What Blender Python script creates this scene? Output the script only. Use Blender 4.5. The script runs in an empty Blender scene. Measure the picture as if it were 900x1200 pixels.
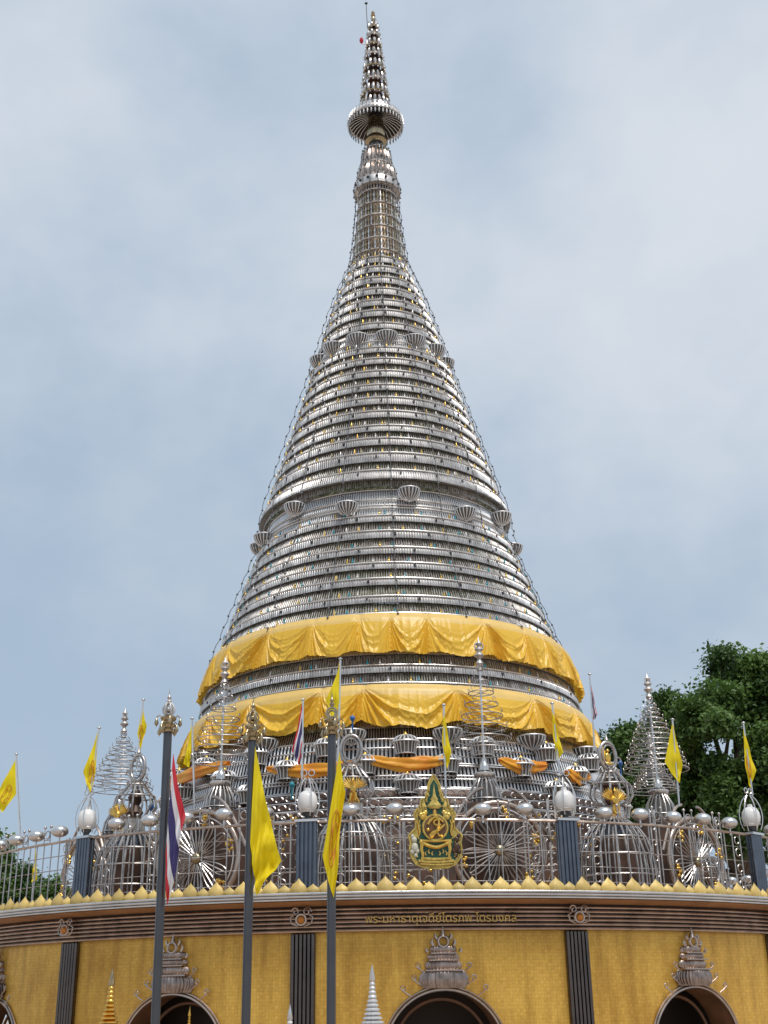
import bpy, math, random
import numpy as np
from mathutils import Matrix, Vector
random.seed(7); rng = np.random.default_rng(7)
PI = math.pi; R_ = math.radians
scene = bpy.context.scene
col = scene.collection

# ------------------------------------------------------------------ camera, sky, sun
D, EYE = 32.0, 1.6                      # pagoda axis stands 32 m in front of the camera
FPX, PITCH, ROLL, YAW = 1400.0, R_(22.65), R_(0.878), R_(-0.1845)
cam = bpy.data.cameras.new('camera'); cam.sensor_fit = 'VERTICAL'; cam.sensor_height = 36
cam.lens = 36*FPX/1200; cam.clip_end = 3000
camo = bpy.data.objects.new('camera', cam); col.objects.link(camo)
camo.matrix_world = (Matrix.Translation((0, 0, EYE)) @ Matrix.Rotation(-YAW, 4, 'Z')
                     @ Matrix.Rotation(PI/2+PITCH, 4, 'X') @ Matrix.Rotation(-ROLL, 4, 'Z'))
scene.camera = camo

SUN_EL, SUN_AZ = R_(64), R_(150)        # azimuth clockwise from +Y (view direction): behind the camera, to the right
world = bpy.data.worlds.new('World'); scene.world = world; world.use_nodes = True
wn, wl = world.node_tree.nodes, world.node_tree.links
wn.clear()
wout = wn.new('ShaderNodeOutputWorld'); bg = wn.new('ShaderNodeBackground'); bg.inputs[1].default_value = 0.10
sky = wn.new('ShaderNodeTexSky'); sky.sky_type = 'NISHITA'; sky.sun_disc = False
sky.sun_elevation = SUN_EL; sky.sun_rotation = SUN_AZ; sky.air_density = 1.0; sky.dust_density = 1.5
tc = wn.new('ShaderNodeTexCoord')
def wnoise(scale, detail, rough, loc, sc):
    mp = wn.new('ShaderNodeMapping'); mp.inputs['Scale'].default_value = sc; mp.inputs['Location'].default_value = loc
    nz = wn.new('ShaderNodeTexNoise'); nz.inputs['Scale'].default_value = scale; nz.inputs['Detail'].default_value = detail
    nz.inputs['Roughness'].default_value = rough
    wl.new(tc.outputs['Generated'], mp.inputs[0]); wl.new(mp.outputs[0], nz.inputs['Vector']); return nz.outputs['Fac']
def wramp(src, p0, c0, p1, c1):
    r = wn.new('ShaderNodeValToRGB'); e = r.color_ramp.elements
    e[0].position, e[0].color, e[1].position, e[1].color = p0, (*c0, 1), p1, (*c1, 1); r.color_ramp.interpolation = 'EASE'
    wl.new(src, r.inputs[0]); return r.outputs[0]
def wmix(f, a, b):
    m = wn.new('ShaderNodeMixRGB'); wl.new(f, m.inputs[0])
    for k, x in ((1, a), (2, b)):
        if isinstance(x, tuple): m.inputs[k].default_value = (*x, 1)
        else: wl.new(x, m.inputs[k])
    return m.outputs[0]
big_n = wnoise(1.25, 6, .52, (0.37, 1.37, 4.59), (1.0, 1.0, 1.25))        # broad cloud banks
fine_n = wnoise(5.5, 8, .60, (3.1, 1.7, .4), (1.0, 1.0, 1.6))           # texture of the veil
addn = wn.new('ShaderNodeMath'); addn.operation = 'MULTIPLY_ADD'; addn.inputs[1].default_value = .13; wl.new(fine_n, addn.inputs[0]); wl.new(big_n, addn.inputs[2])
veil = wramp(addn.outputs[0], .46, (3.75, 4.75, 5.95), .72, (6.3, 6.75, 7.35))
cover = wramp(addn.outputs[0], .35, (.88,)*3, .62, (.99,)*3)
mx_out = wmix(cover, sky.outputs[0], veil)
wl.new(mx_out, bg.inputs[0]); wl.new(bg.outputs[0], wout.inputs[0])

sun = bpy.data.lights.new('sun', 'SUN'); sun.energy = 2.3; sun.angle = R_(22); sun.color = (1.0, 0.965, 0.92)
suno = bpy.data.objects.new('sun', sun); col.objects.link(suno)
sd = Vector((math.sin(SUN_AZ)*math.cos(SUN_EL), math.cos(SUN_AZ)*math.cos(SUN_EL), math.sin(SUN_EL)))
suno.rotation_euler = (-sd).to_track_quat('-Z', 'Y').to_euler()
vs = scene.view_settings; vs.view_transform = 'Standard'; vs.look = 'None'; vs.exposure = 0.14; vs.gamma = 1.0
vs.use_curve_mapping = False

# ------------------------------------------------------------------ where a direction of view meets the place
def ray(px, py):
    x, y = px-450, 600-py
    c, s = math.cos(-ROLL), math.sin(-ROLL); x, y = c*x-s*y, s*x+c*y
    X, v = x/FPX, y/FPX
    Y = math.cos(PITCH)-v*math.sin(PITCH); Z = math.sin(PITCH)+v*math.cos(PITCH)
    c, s = math.cos(-YAW), math.sin(-YAW)
    return c*X-s*Y, s*X+c*Y, Z
def at_y(px, py, yw):
    X, Y, Z = ray(px, py); t = yw/Y; return np.array((X*t, yw, Z*t+EYE))
def at_r(px, py, R):
    X, Y, Z = ray(px, py); a = X*X+Y*Y; b = -2*D*Y; c = D*D-R*R
    t = (-b-math.sqrt(max(b*b-4*a*c, 0)))/(2*a); return np.array((X*t, Y*t, Z*t+EYE))
def ang(p): return math.atan2(p[0], D-p[1])
def pol(phi, R, z): return np.array((R*math.sin(phi), D-R*math.cos(phi), z))

# ------------------------------------------------------------------ materials
def nodes_of(name):
    m = bpy.data.materials.new(name); m.use_nodes = True
    return m, m.node_tree.nodes, m.node_tree.links, m.node_tree.nodes['Principled BSDF']
def mat(name, c, rough=0.5, metal=0.0, var=0.12, scale=6.0, bump=0.0, bscale=40.0, stretch=(1,1,1), c2=None, rvar=0.1, transl=0.0, detail=4):
    m, n, l, b = nodes_of(name)
    t = n.new('ShaderNodeTexCoord'); mpn = n.new('ShaderNodeMapping'); mpn.inputs['Scale'].default_value = stretch
    l.new(t.outputs['Object'], mpn.inputs[0])
    no = n.new('ShaderNodeTexNoise'); no.inputs['Scale'].default_value = scale; no.inputs['Detail'].default_value = detail
    l.new(mpn.outputs[0], no.inputs['Vector'])
    r = n.new('ShaderNodeValToRGB'); r.color_ramp.elements[0].position = 0.32; r.color_ramp.elements[1].position = 0.68
    lo = c2 if c2 else tuple(x*(1-var) for x in c); hi = c if c2 else tuple(min(1, x*(1+var)) for x in c)
    r.color_ramp.elements[0].color = (*lo, 1); r.color_ramp.elements[1].color = (*hi, 1)
    l.new(no.outputs['Fac'], r.inputs[0]); l.new(r.outputs[0], b.inputs['Base Color'])
    mr = n.new('ShaderNodeMapRange'); mr.inputs[3].default_value = max(0.03, rough-rvar); mr.inputs[4].default_value = min(1, rough+rvar)
    l.new(no.outputs['Fac'], mr.inputs[0]); l.new(mr.outputs[0], b.inputs['Roughness'])
    b.inputs['Metallic'].default_value = metal
    if bump:
        n2 = n.new('ShaderNodeTexNoise'); n2.inputs['Scale'].default_value = bscale; n2.inputs['Detail'].default_value = 3
        l.new(mpn.outputs[0], n2.inputs['Vector'])
        bp = n.new('ShaderNodeBump'); bp.inputs['Strength'].default_value = bump; bp.inputs['Distance'].default_value = 0.02
        l.new(n2.outputs['Fac'], bp.inputs['Height']); l.new(bp.outputs[0], b.inputs['Normal'])
    if transl:
        tr = n.new('ShaderNodeBsdfTranslucent'); l.new(r.outputs[0], tr.inputs[0])
        mxs = n.new('ShaderNodeMixShader'); mxs.inputs[0].default_value = transl
        l.new(b.outputs[0], mxs.inputs[1]); l.new(tr.outputs[0], mxs.inputs[2])
        l.new(mxs.outputs[0], n['Material Output'].inputs[0])
    return m
M = {}
M['steel'] = mat('stainless_steel', (.70, .69, .68), .30, 1, .10, 3, .12, 30)
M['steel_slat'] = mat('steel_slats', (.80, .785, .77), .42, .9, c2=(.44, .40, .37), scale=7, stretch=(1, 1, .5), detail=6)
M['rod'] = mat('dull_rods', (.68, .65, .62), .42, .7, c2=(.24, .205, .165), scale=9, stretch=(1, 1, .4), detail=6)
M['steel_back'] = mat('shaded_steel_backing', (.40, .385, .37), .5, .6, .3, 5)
M['picket'] = mat('brushed_pickets', (.74, .735, .73), .42, .6, .1, 3)
M['lining'] = mat('basket_lining_steel', (.20, .18, .16), .45, .7, .3, 8)
M['steel_worn'] = mat('weathered_steel', (.60, .57, .545), .38, .9, .30, 5)
M['steel_blue'] = mat('blue_reflection_tint_steel', (.15, .17, .20), .30, 1, .15, 3)  # dark blue reflections put into the base colour
M['pilaster'] = mat('reflection_darkened_fluted_steel', (.135, .115, .105), .24, 1, .15, 3)  # darkened brown base stands in for mirrored surroundings
M['steel_warm'] = mat('brown_reflection_tint_steel', (.50, .41, .35), .30, 1, .2, 4)  # steel with its brown reflections painted into the base colour
M['crown'] = mat('rose_reflection_tint_steel', (.36, .285, .245), .33, 1, .3, 8)  # reflection of reddish ground painted into the steel colour
M['pole'] = mat('reflection_darkened_pole', (.115, .115, .12), .33, 1, .10, 3, rvar=.04)  # base darkened in place of dark surroundings mirrored in the metal
M['wire'] = mat('dark_cable', (.05, .05, .055), .5, .4)
M['cable'] = mat('grey_cable', (.16, .155, .155), .5, .5)
M['bronze'] = mat('tarnished_bronze', (.42, .345, .22), .28, 1, .3, 18)
M['gold'] = mat('gold_metal', (.78, .50, .12), .30, 1, .2, 10)
M['gold_paint'] = mat('gold_paint', (.66, .435, .115), .42, .25, .18, 5, .2, 25)
M['lotus'] = lotus = mat('lotus_gold_paint', (.80, .60, .215), .5, .05, .16, 4, .2, 30, c2=(.64, .43, .11))
M['pale_stone'] = mat('pale_beige', (.52, .50, .40), .5)
ln, ll = lotus.node_tree.nodes, lotus.node_tree.links
oi = ln.new('ShaderNodeObjectInfo'); hv = ln.new('ShaderNodeHueSaturation'); mrr = ln.new('ShaderNodeMapRange'); mrr.inputs[3].default_value = .72; mrr.inputs[4].default_value = 1.06
ll.new(oi.outputs['Random'], mrr.inputs[0]); ll.new(mrr.outputs[0], hv.inputs['Value'])
ll.new(ln['Principled BSDF'].inputs['Base Color'].links[0].from_socket, hv.inputs['Color']); ll.new(hv.outputs[0], ln['Principled BSDF'].inputs['Base Color'])
M['white'] = mat('white_paint', (.78, .77, .74), .5)
M['copper'] = mat('copper_brown_panel', (.115, .055, .032), .42, .3, .3, 3, c2=(.040, .026, .020))
M['soffit'] = mat('brown_painted_soffit', (.40, .19, .075), .45, .1, .15, 2)
M['recess'] = mat('dark_recess', (.045, .035, .03), .7, .2)
M['interior'] = mat('dark_interior', (.05, .035, .025), .7)
M['brownwood'] = mat('brown_wood_reveal', (.16, .075, .035), .45, 0, .25, 3, stretch=(1, 1, .3))
M['amber'] = mat('amber_glass', (.55, .20, .03), .15, .3)
M['teal'] = mat('teal_glaze', (.02, .25, .30), .25)
M['blue'] = mat('blue_glaze', (.03, .13, .36), .25)
M['orange'] = mat('orange_cloth', (.95, .50, .04), .45, 0, .1, 1.2, c2=(.88, .26, .02), transl=.2)
M['cloth'] = mat('golden_satin', (.95, .575, .055), .32, 0, .06, 2.0, .08, 22, transl=.22)
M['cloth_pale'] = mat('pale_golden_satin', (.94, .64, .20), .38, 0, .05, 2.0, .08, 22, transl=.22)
M['flag_yellow'] = mat('yellow_flag_cloth', (.96, .76, .012), .7, 0, .05, 3, .1, 60, transl=.38)
M['flag_red'] = mat('red_flag_cloth', (.58, .03, .045), .7, 0, .06, 3, transl=.2)
M['flag_white'] = mat('white_flag_cloth', (.72, .70, .72), .7, 0, .05, 3, transl=.2)
M['flag_blue'] = mat('navy_flag_cloth', (.045, .035, .14), .7, 0, .06, 3, transl=.15)
M['emblem_print'] = mat('orange_brown_print', (.62, .25, .02), .7)
M['green'] = mat('emblem_green', (.010, .062, .036), .35)
M['emblem_gold'] = mat('emblem_gold', (.62, .45, .12), .35, .6, .3, 14)
M['emblem_brown'] = mat('emblem_brown', (.14, .07, .025), .5)
M['bark'] = mat('bark', (.09, .065, .045), .9, 0, .3, 3, .6, 9)
# lamp globe: milky glass, unlit
M['globe'] = mat('milky_glass', (.78, .76, .73), .25, 0, .04, 4)
# tier wall: mottled amulets, pots and reflections behind the rods
def tier_wall():
    m, n, l, b = nodes_of('mottled_tier_wall')
    t = n.new('ShaderNodeTexCoord'); v = n.new('ShaderNodeTexNoise'); v.inputs['Scale'].default_value = 11; v.inputs['Detail'].default_value = 5
    v.inputs['Roughness'].default_value = .65
    g = n.new('ShaderNodeTexNoise'); g.inputs['Scale'].default_value = .55; g.inputs['Detail'].default_value = 2
    l.new(t.outputs['Object'], v.inputs['Vector']); l.new(t.outputs['Object'], g.inputs['Vector'])
    r1 = n.new('ShaderNodeValToRGB'); r2 = n.new('ShaderNodeValToRGB')
    for r, cs in ((r1, ((.34, (.045, .036, .030)), (.5, (.25, .195, .155)), (.66, (.60, .54, .49)))),
                  (r2, ((.34, (.035, .04, .02)), (.5, (.155, .17, .075)), (.66, (.46, .46, .33))))):
        e = r.color_ramp.elements
        e[0].position, e[0].color = cs[0][0], (*cs[0][1], 1); e[1].position, e[1].color = cs[2][0], (*cs[2][1], 1)
        q = e.new(cs[1][0]); q.color = (*cs[1][1], 1)
        l.new(v.outputs['Fac'], r.inputs[0])
    mr = n.new('ShaderNodeMapRange'); mr.inputs[1].default_value = .42; mr.inputs[2].default_value = .58
    l.new(g.outputs['Fac'], mr.inputs[0])
    mxx = n.new('ShaderNodeMixRGB'); l.new(mr.outputs[0], mxx.inputs[0]); l.new(r1.outputs[0], mxx.inputs[1]); l.new(r2.outputs[0], mxx.inputs[2])
    l.new(mxx.outputs[0], b.inputs['Base Color']); b.inputs['Metallic'].default_value = .15; b.inputs['Roughness'].default_value = .45
    bp = n.new('ShaderNodeBump'); bp.inputs['Strength'].default_value = .6; bp.inputs['Distance'].default_value = .03
    l.new(v.outputs['Fac'], bp.inputs['Height']); l.new(bp.outputs[0], b.inputs['Normal'])
    return m
M['tier_wall'] = tier_wall()
# gold mosaic wall: small square tiles, laid on UV in metres
def mosaic():
    m, n, l, b = nodes_of('gold_mosaic_wall')
    uv = n.new('ShaderNodeUVMap'); br = n.new('ShaderNodeTexBrick'); br.offset = 0.0
    br.inputs['Scale'].default_value = 1; br.inputs['Brick Width'].default_value = .055; br.inputs['Row Height'].default_value = .055
    br.inputs['Mortar Size'].default_value = .0030; br.inputs['Mortar Smooth'].default_value = .5
    br.inputs['Color1'].default_value = (.80, .495, .095, 1); br.inputs['Color2'].default_value = (.70, .42, .072, 1)
    br.inputs['Mortar'].default_value = (.57, .35, .085, 1)
    l.new(uv.outputs[0], br.inputs['Vector'])
    def nz_(scale, detail, st):
        mp_ = n.new('ShaderNodeMapping'); mp_.inputs['Scale'].default_value = st; l.new(uv.outputs[0], mp_.inputs[0])
        q = n.new('ShaderNodeTexNoise'); q.inputs['Scale'].default_value = scale; q.inputs['Detail'].default_value = detail; l.new(mp_.outputs[0], q.inputs['Vector']); return q.outputs['Fac']
    def rp_(src, p0, c0, p1, c1):
        r = n.new('ShaderNodeValToRGB'); e = r.color_ramp.elements; e[0].position, e[0].color, e[1].position, e[1].color = p0, (*c0, 1), p1, (*c1, 1); l.new(src, r.inputs[0]); return r.outputs[0]
    def mul_(a_, c_, f=1.0):
        q = n.new('ShaderNodeMixRGB'); q.blend_type = 'MULTIPLY'; q.inputs[0].default_value = f; l.new(a_, q.inputs[1]); l.new(c_, q.inputs[2]); return q.outputs[0]
    c_ = mul_(br.outputs['Color'], rp_(nz_(.45, 4, (1, 1, 1)), .33, (.78, .70, .60), .60, (1.05, 1.03, 1.0)))      # large tarnished areas
    c_ = mul_(c_, rp_(nz_(3.2, 6, (1.6, .22, 1)), .30, (.66, .60, .54), .58, (1, 1, 1)), .85)                        # rain streaks
    c_ = mul_(c_, rp_(nz_(22, 2, (1, 1, 1)), .30, (.72, .68, .62), .55, (1.04, 1.04, 1.04)), .4)                    # tile to tile
    l.new(c_, b.inputs['Base Color'])
    rr_ = n.new('ShaderNodeMapRange'); rr_.inputs[3].default_value = .28; rr_.inputs[4].default_value = .58; l.new(nz_(14, 3, (1, 1, 1)), rr_.inputs[0]); l.new(rr_.outputs[0], b.inputs['Roughness'])
    b.inputs['Metallic'].default_value = .4
    bp = n.new('ShaderNodeBump'); bp.inputs['Strength'].default_value = .2; bp.inputs['Distance'].default_value = .006
    iv = n.new('ShaderNodeMath'); iv.operation = 'SUBTRACT'; iv.inputs[0].default_value = 1; l.new(br.outputs['Fac'], iv.inputs[1])
    l.new(iv.outputs[0], bp.inputs['Height']); l.new(bp.outputs[0], b.inputs['Normal'])
    return m
M['mosaic'] = mosaic()
M['neckmat'] = mat('mottled_brown_steel', (.46, .34, .24), .4, .7, c2=(.12, .075, .045), scale=9)
M['aged'] = mat('aged_terrace_steel', (.50, .465, .44), .33, .95, .30, 5)
def paving(name, c1, c2, mo, w, scale=1.0):
    m, n, l, b = nodes_of(name)
    t = n.new('ShaderNodeTexCoord'); br = n.new('ShaderNodeTexBrick'); br.offset = .5
    br.inputs['Scale'].default_value = scale; br.inputs['Brick Width'].default_value = w; br.inputs['Row Height'].default_value = w
    br.inputs['Mortar Size'].default_value = .012
    br.inputs['Color1'].default_value = (*c1, 1); br.inputs['Color2'].default_value = (*c2, 1); br.inputs['Mortar'].default_value = (*mo, 1)
    l.new(t.outputs['Object'], br.inputs['Vector']); l.new(br.outputs['Color'], b.inputs['Base Color'])
    b.inputs['Roughness'].default_value = .6
    return m
M['paving'] = paving('terracotta_paving', (.46, .375, .31), (.41, .33, .27), (.25, .21, .18), .4)
M['terrace'] = paving('brown_terrace_tile', (.38, .27, .20), (.33, .23, .17), (.2, .15, .12), .3)
def leafmat(name, dark, light):
    m, n, l, b = nodes_of(name)
    at = n.new('ShaderNodeAttribute'); at.attribute_name = 'tint'
    r = n.new('ShaderNodeValToRGB'); r.color_ramp.elements[0].color = (*dark, 1); r.color_ramp.elements[1].color = (*light, 1)
    l.new(at.outputs['Fac'], r.inputs[0]); l.new(r.outputs[0], b.inputs['Base Color']); b.inputs['Roughness'].default_value = .5
    tr = n.new('ShaderNodeBsdfTranslucent'); l.new(r.outputs[0], tr.inputs[0])
    mxs = n.new('ShaderNodeMixShader'); mxs.inputs[0].default_value = .3
    l.new(b.outputs[0], mxs.inputs[1]); l.new(tr.outputs[0], mxs.inputs[2]); l.new(mxs.outputs[0], n['Material Output'].inputs[0])
    return m
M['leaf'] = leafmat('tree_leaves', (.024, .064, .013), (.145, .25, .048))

# ------------------------------------------------------------------ mesh helpers
class MB:
    def __init__(s): s.v = []; s.f4 = []; s.f3 = []; s.n = 0; s.m4 = []; s.m3 = []
    def add(s, v, f, mi=0):
        v = np.asarray(v, float).reshape(-1, 3); f = np.asarray(f, int)
        s.v.append(v)
        if f.size:
            (s.f4 if f.shape[1] == 4 else s.f3).append(f+s.n); (s.m4 if f.shape[1] == 4 else s.m3).append(np.full(len(f), mi))
        s.n += len(v); return s
    def rep(s, other, mats):
        """repeat another builder's geometry under many 4x4 matrices"""
        v, f4, f3 = other.arr(); mats = np.asarray(mats, float); k = len(mats); n = len(v)
        vh = np.concatenate([v, np.ones((n, 1))], 1)
        w = np.einsum('kij,nj->kni', mats, vh)[..., :3].reshape(-1, 3)
        off = (np.arange(k)*n)[:, None, None]
        s.v.append(w)
        if len(f4): g = (f4[None]+off).reshape(-1, 4); s.f4.append(g+s.n); s.m4.append(np.zeros(len(g), int))
        if len(f3): g = (f3[None]+off).reshape(-1, 3); s.f3.append(g+s.n); s.m3.append(np.zeros(len(g), int))
        s.n += len(w); return s
    def arr(s):
        v = np.concatenate(s.v) if s.v else np.zeros((0, 3))
        return v, (np.concatenate(s.f4) if s.f4 else np.zeros((0, 4), int)), (np.concatenate(s.f3) if s.f3 else np.zeros((0, 3), int))
    def grid(s, P, cu=False, cv=False, mi=0):
        P = np.asarray(P, float); a, b = P.shape[:2]
        I = np.arange(a*b).reshape(a, b)
        if cu: I = np.concatenate([I, I[:1]], 0)
        if cv: I = np.concatenate([I, I[:, :1]], 1)
        f = np.stack([I[:-1, :-1], I[1:, :-1], I[1:, 1:], I[:-1, 1:]], -1).reshape(-1, 4)
        return s.add(P.reshape(-1, 3), f, mi)
    def box(s, c, h, ax=None):
        v = np.array([(x, y, z) for x in (-1, 1) for y in (-1, 1) for z in (-1, 1)], float)*h
        if ax is not None: v = v@np.asarray(ax).T
        return s.add(v+np.asarray(c), [(0, 1, 3, 2), (4, 6, 7, 5), (0, 4, 5, 1), (2, 3, 7, 6), (0, 2, 6, 4), (1, 5, 7, 3)])
    def tube(s, pts, r, n=6, closed=False, cap=True):
        p = np.asarray(pts, float); k = len(p)
        r = np.full(k, r) if np.isscalar(r) else np.asarray(r, float)
        t = (np.roll(p, -1, 0)-np.roll(p, 1, 0)) if closed else np.gradient(p, axis=0)
        t /= np.linalg.norm(t, axis=1, keepdims=True)+1e-12
        mt = np.abs(t).mean(0); ref = np.eye(3)[int(np.argmin(mt))]
        u = np.cross(t, ref); u /= np.linalg.norm(u, axis=1, keepdims=True)+1e-12; w = np.cross(t, u)
        a = np.linspace(0, 2*PI, n, endpoint=False)
        P = p[:, None]+r[:, None, None]*(np.cos(a)[None, :, None]*u[:, None]+np.sin(a)[None, :, None]*w[:, None])
        s.grid(P, cu=closed, cv=True)
        if cap and not closed:
            for e, o in ((0, 1), (k-1, -1)):
                q = P[e]; c0 = q.mean(0, keepdims=True); i = np.arange(n)
                s.add(np.concatenate([q, c0]), np.stack([i, (i+1) % n, np.full(n, n)], 1)[:, ::o])
        return s
    def lathe(s, prof, seg=24, c=(0, 0, 0), sy=1.0, a0=0, a1=2*PI, rib=0, ribamp=0.0):
        prof = np.asarray(prof, float); full = abs(a1-a0-2*PI) < 1e-6
        a = np.linspace(a0, a1, seg, endpoint=not full)
        k = 1+(ribamp*np.cos(rib*a) if rib else 0)*np.ones_like(a)
        P = np.stack([np.outer(np.sin(a)*k, prof[:, 0]), -np.outer(np.cos(a)*k, prof[:, 0])*sy, np.outer(np.ones_like(a), prof[:, 1])], -1)+np.asarray(c, float)
        return s.grid(P[::-1] if not full else P[::-1], cu=full)
    def ball(s, c, r, seg=12, rings=8, sc=(1, 1, 1)):
        th = np.linspace(0.0, PI, rings+1)
        a = np.linspace(0, 2*PI, seg, endpoint=False)
        P = np.stack([np.outer(np.cos(a), np.sin(th))*sc[0], np.outer(np.sin(a), np.sin(th))*sc[1], np.outer(np.ones(seg), np.cos(th))*sc[2]], -1)*r+np.asarray(c, float)
        return s.grid(P[::-1], cu=True)
    def ring(s, c, R, r, seg=32, n=6, ax='z', sc=(1, 1)):
        a = np.linspace(0, 2*PI, seg, endpoint=False); A, B = np.cos(a)*R*sc[0], np.sin(a)*R*sc[1]; Z = 0*a
        p = {'z': (A, B, Z), 'y': (A, Z, B), 'x': (Z, A, B)}[ax]
        return s.tube(np.stack(p, 1)+np.asarray(c, float), r, n, True)
    def extr(s, poly, y0, y1):
        """extrude an x-z outline between y0 (front) and y1; fan from centroid"""
        q = np.asarray(poly, float); n = len(q); c = q.mean(0)
        F = np.stack([q[:, 0], np.full(n, y0), q[:, 1]], 1); B = F.copy(); B[:, 1] = y1
        i = np.arange(n); j = (i+1) % n
        s.add(np.concatenate([F, B]), np.stack([i, j, j+n, i+n], 1))
        s.add(np.concatenate([F, [[c[0], y0, c[1]]]]), np.stack([i, j, np.full(n, n)], 1))
        s.add(np.concatenate([B, [[c[0], y1, c[1]]]]), np.stack([j, i, np.full(n, n)], 1))
        return s
    def mesh(s, name, mats, smooth=True, off=(0, 0, 0)):
        v, f4, f3 = s.arr(); v = v-np.asarray(off, float)
        me = bpy.data.meshes.new(name)
        nv, n4, n3 = len(v), len(f4), len(f3)
        me.vertices.add(nv); me.vertices.foreach_set('co', v.astype(np.float32).ravel())
        me.loops.add(n4*4+n3*3); me.loops.foreach_set('vertex_index', np.concatenate([f4.ravel(), f3.ravel()]).astype(np.int32))
        me.polygons.add(n4+n3)
        st = np.concatenate([np.arange(n4)*4, n4*4+np.arange(n3)*3]).astype(np.int32)
        me.polygons.foreach_set('loop_start', st)
        mi = np.concatenate([np.concatenate(s.m4) if s.m4 else np.zeros(0, int), np.concatenate(s.m3) if s.m3 else np.zeros(0, int)])
        me.polygons.foreach_set('material_index', mi.astype(np.int32))
        me.polygons.foreach_set('use_smooth', np.full(n4+n3, smooth))
        me.update(calc_edges=True); me.validate()
        for m in (mats if isinstance(mats, (list, tuple)) else [mats]): me.materials.append(M[m] if isinstance(m, str) else m)
        if smooth: me.set_sharp_from_angle(angle=R_(50))
        return me
    def build(s, name, mats, parent=None, smooth=True, local=False, kind=None, label=None):
        off = (0, 0, 0)
        if parent is not None and not local:
            p = parent; off = np.zeros(3)
            while p is not None: off = off+np.array(p.location); p = p.parent
        o = bpy.data.objects.new(name, s.mesh(name, mats, smooth, off)); col.objects.link(o)
        if parent is not None: o.parent = parent
        if kind: o['kind'] = kind
        if label: o['label'] = label
        return o
def tag(o, label, cat, group=None, kind=None):
    o['label'] = label
    if cat: o['category'] = cat
    if group: o['group'] = group
    if kind: o['kind'] = kind
    return o
def empty(name, loc, rz=0.0):
    o = bpy.data.objects.new(name, None); col.objects.link(o); o.location = tuple(float(x) for x in loc); o.rotation_euler = (0, 0, rz)
    o.empty_display_size = .3; return o
def kids(o): return [c for c in bpy.data.objects if c.parent == o]
def copy_tree(o, parent=None):
    c = o.copy(); col.objects.link(c); c.parent = parent
    for ch in kids(o): copy_tree(ch, c)
    return c
def inst(name, me, parent, loc=(0, 0, 0), rz=0.0, sc=1.0):
    o = bpy.data.objects.new(name, me); col.objects.link(o); o.parent = parent
    o.location = tuple(float(x) for x in loc); o.rotation_euler = (0, 0, rz); o.scale = (sc, sc, sc) if np.isscalar(sc) else sc; return o
def polmats(phis, R, z, sc=1.0):
    """matrices that stand a piece (facing -Y in its own space) on a circle round the pagoda axis"""
    out = []
    for i, p in enumerate(phis):
        zz = z[i] if hasattr(z, '__len__') else z
        m = np.eye(4); c, s_ = math.cos(p), math.sin(p)
        m[:3, :3] = np.array([(c, -s_, 0), (s_, c, 0), (0, 0, 1)])*sc
        m[:3, 3] = pol(p, R, zz); out.append(m)
    return out
AX = (0, D, 0)
PH0, BAY = R_(-8.45), 2*PI/14
def arc(R, z, a0, a1, n): return np.array([pol(a, R, z) for a in np.linspace(a0, a1, n)])

# ------------------------------------------------------------------ ground
g = MB(); a = np.linspace(-900, 900, 3)
g.grid(np.array([[(x, y, 0) for y in np.linspace(-400, 1600, 3)] for x in a]))
tag(g.build('ground', 'paving'), 'terracotta paved ground round the pagoda', None, kind='structure')

# ------------------------------------------------------------------ round base building
RW = 10.55; ZT = 3.30
base = empty('round_base_building', (0, D, 0))
tag(base, 'round gold mosaic base building with arched doorways carrying the steel pagoda', 'building')
AR, AZ = 1.0, .91                                             # door arch radius and spring height
def wall_columns():
    cols_ = []
    for b in range(14):
        pc = PH0+BAY*(b+.5); half = BAY/2*RW
        ss = np.unique(np.concatenate([np.linspace(-half, -AR, 6), AR*np.sin(np.linspace(-PI/2, PI/2, 41)), np.linspace(AR, half, 6)]))
        for s_ in ss[:-1]: cols_.append((pc+s_/RW, AZ+math.sqrt(max(0, AR*AR-s_*s_)) if abs(s_) < AR-1e-9 else 0.0, abs(s_) < AR-1e-9, s_))
    return cols_
cw = wall_columns(); w = MB(); n = len(cw); zc = np.linspace(0, 1, 7)
P = np.array([[pol(p, RW, zl+(2.86-zl)*t) for t in zc] for p, zl, _, _ in cw])
w.grid(P, cu=True)
wall = w.build('wall', 'mosaic', base, smooth=True)
uvl = wall.data.uv_layers.new(name='UVMap'); lv = np.zeros(len(wall.data.loops), int); wall.data.loops.foreach_get('vertex_index', lv)
co = np.zeros(len(wall.data.vertices)*3, np.float32); wall.data.vertices.foreach_get('co', co); co = co.reshape(-1, 3)
uu = np.stack([np.arctan2(co[:, 0], -co[:, 1])*RW, co[:, 2]], 1)[lv]; uvl.data.foreach_set('uv', uu.astype(np.float32).ravel())
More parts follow.
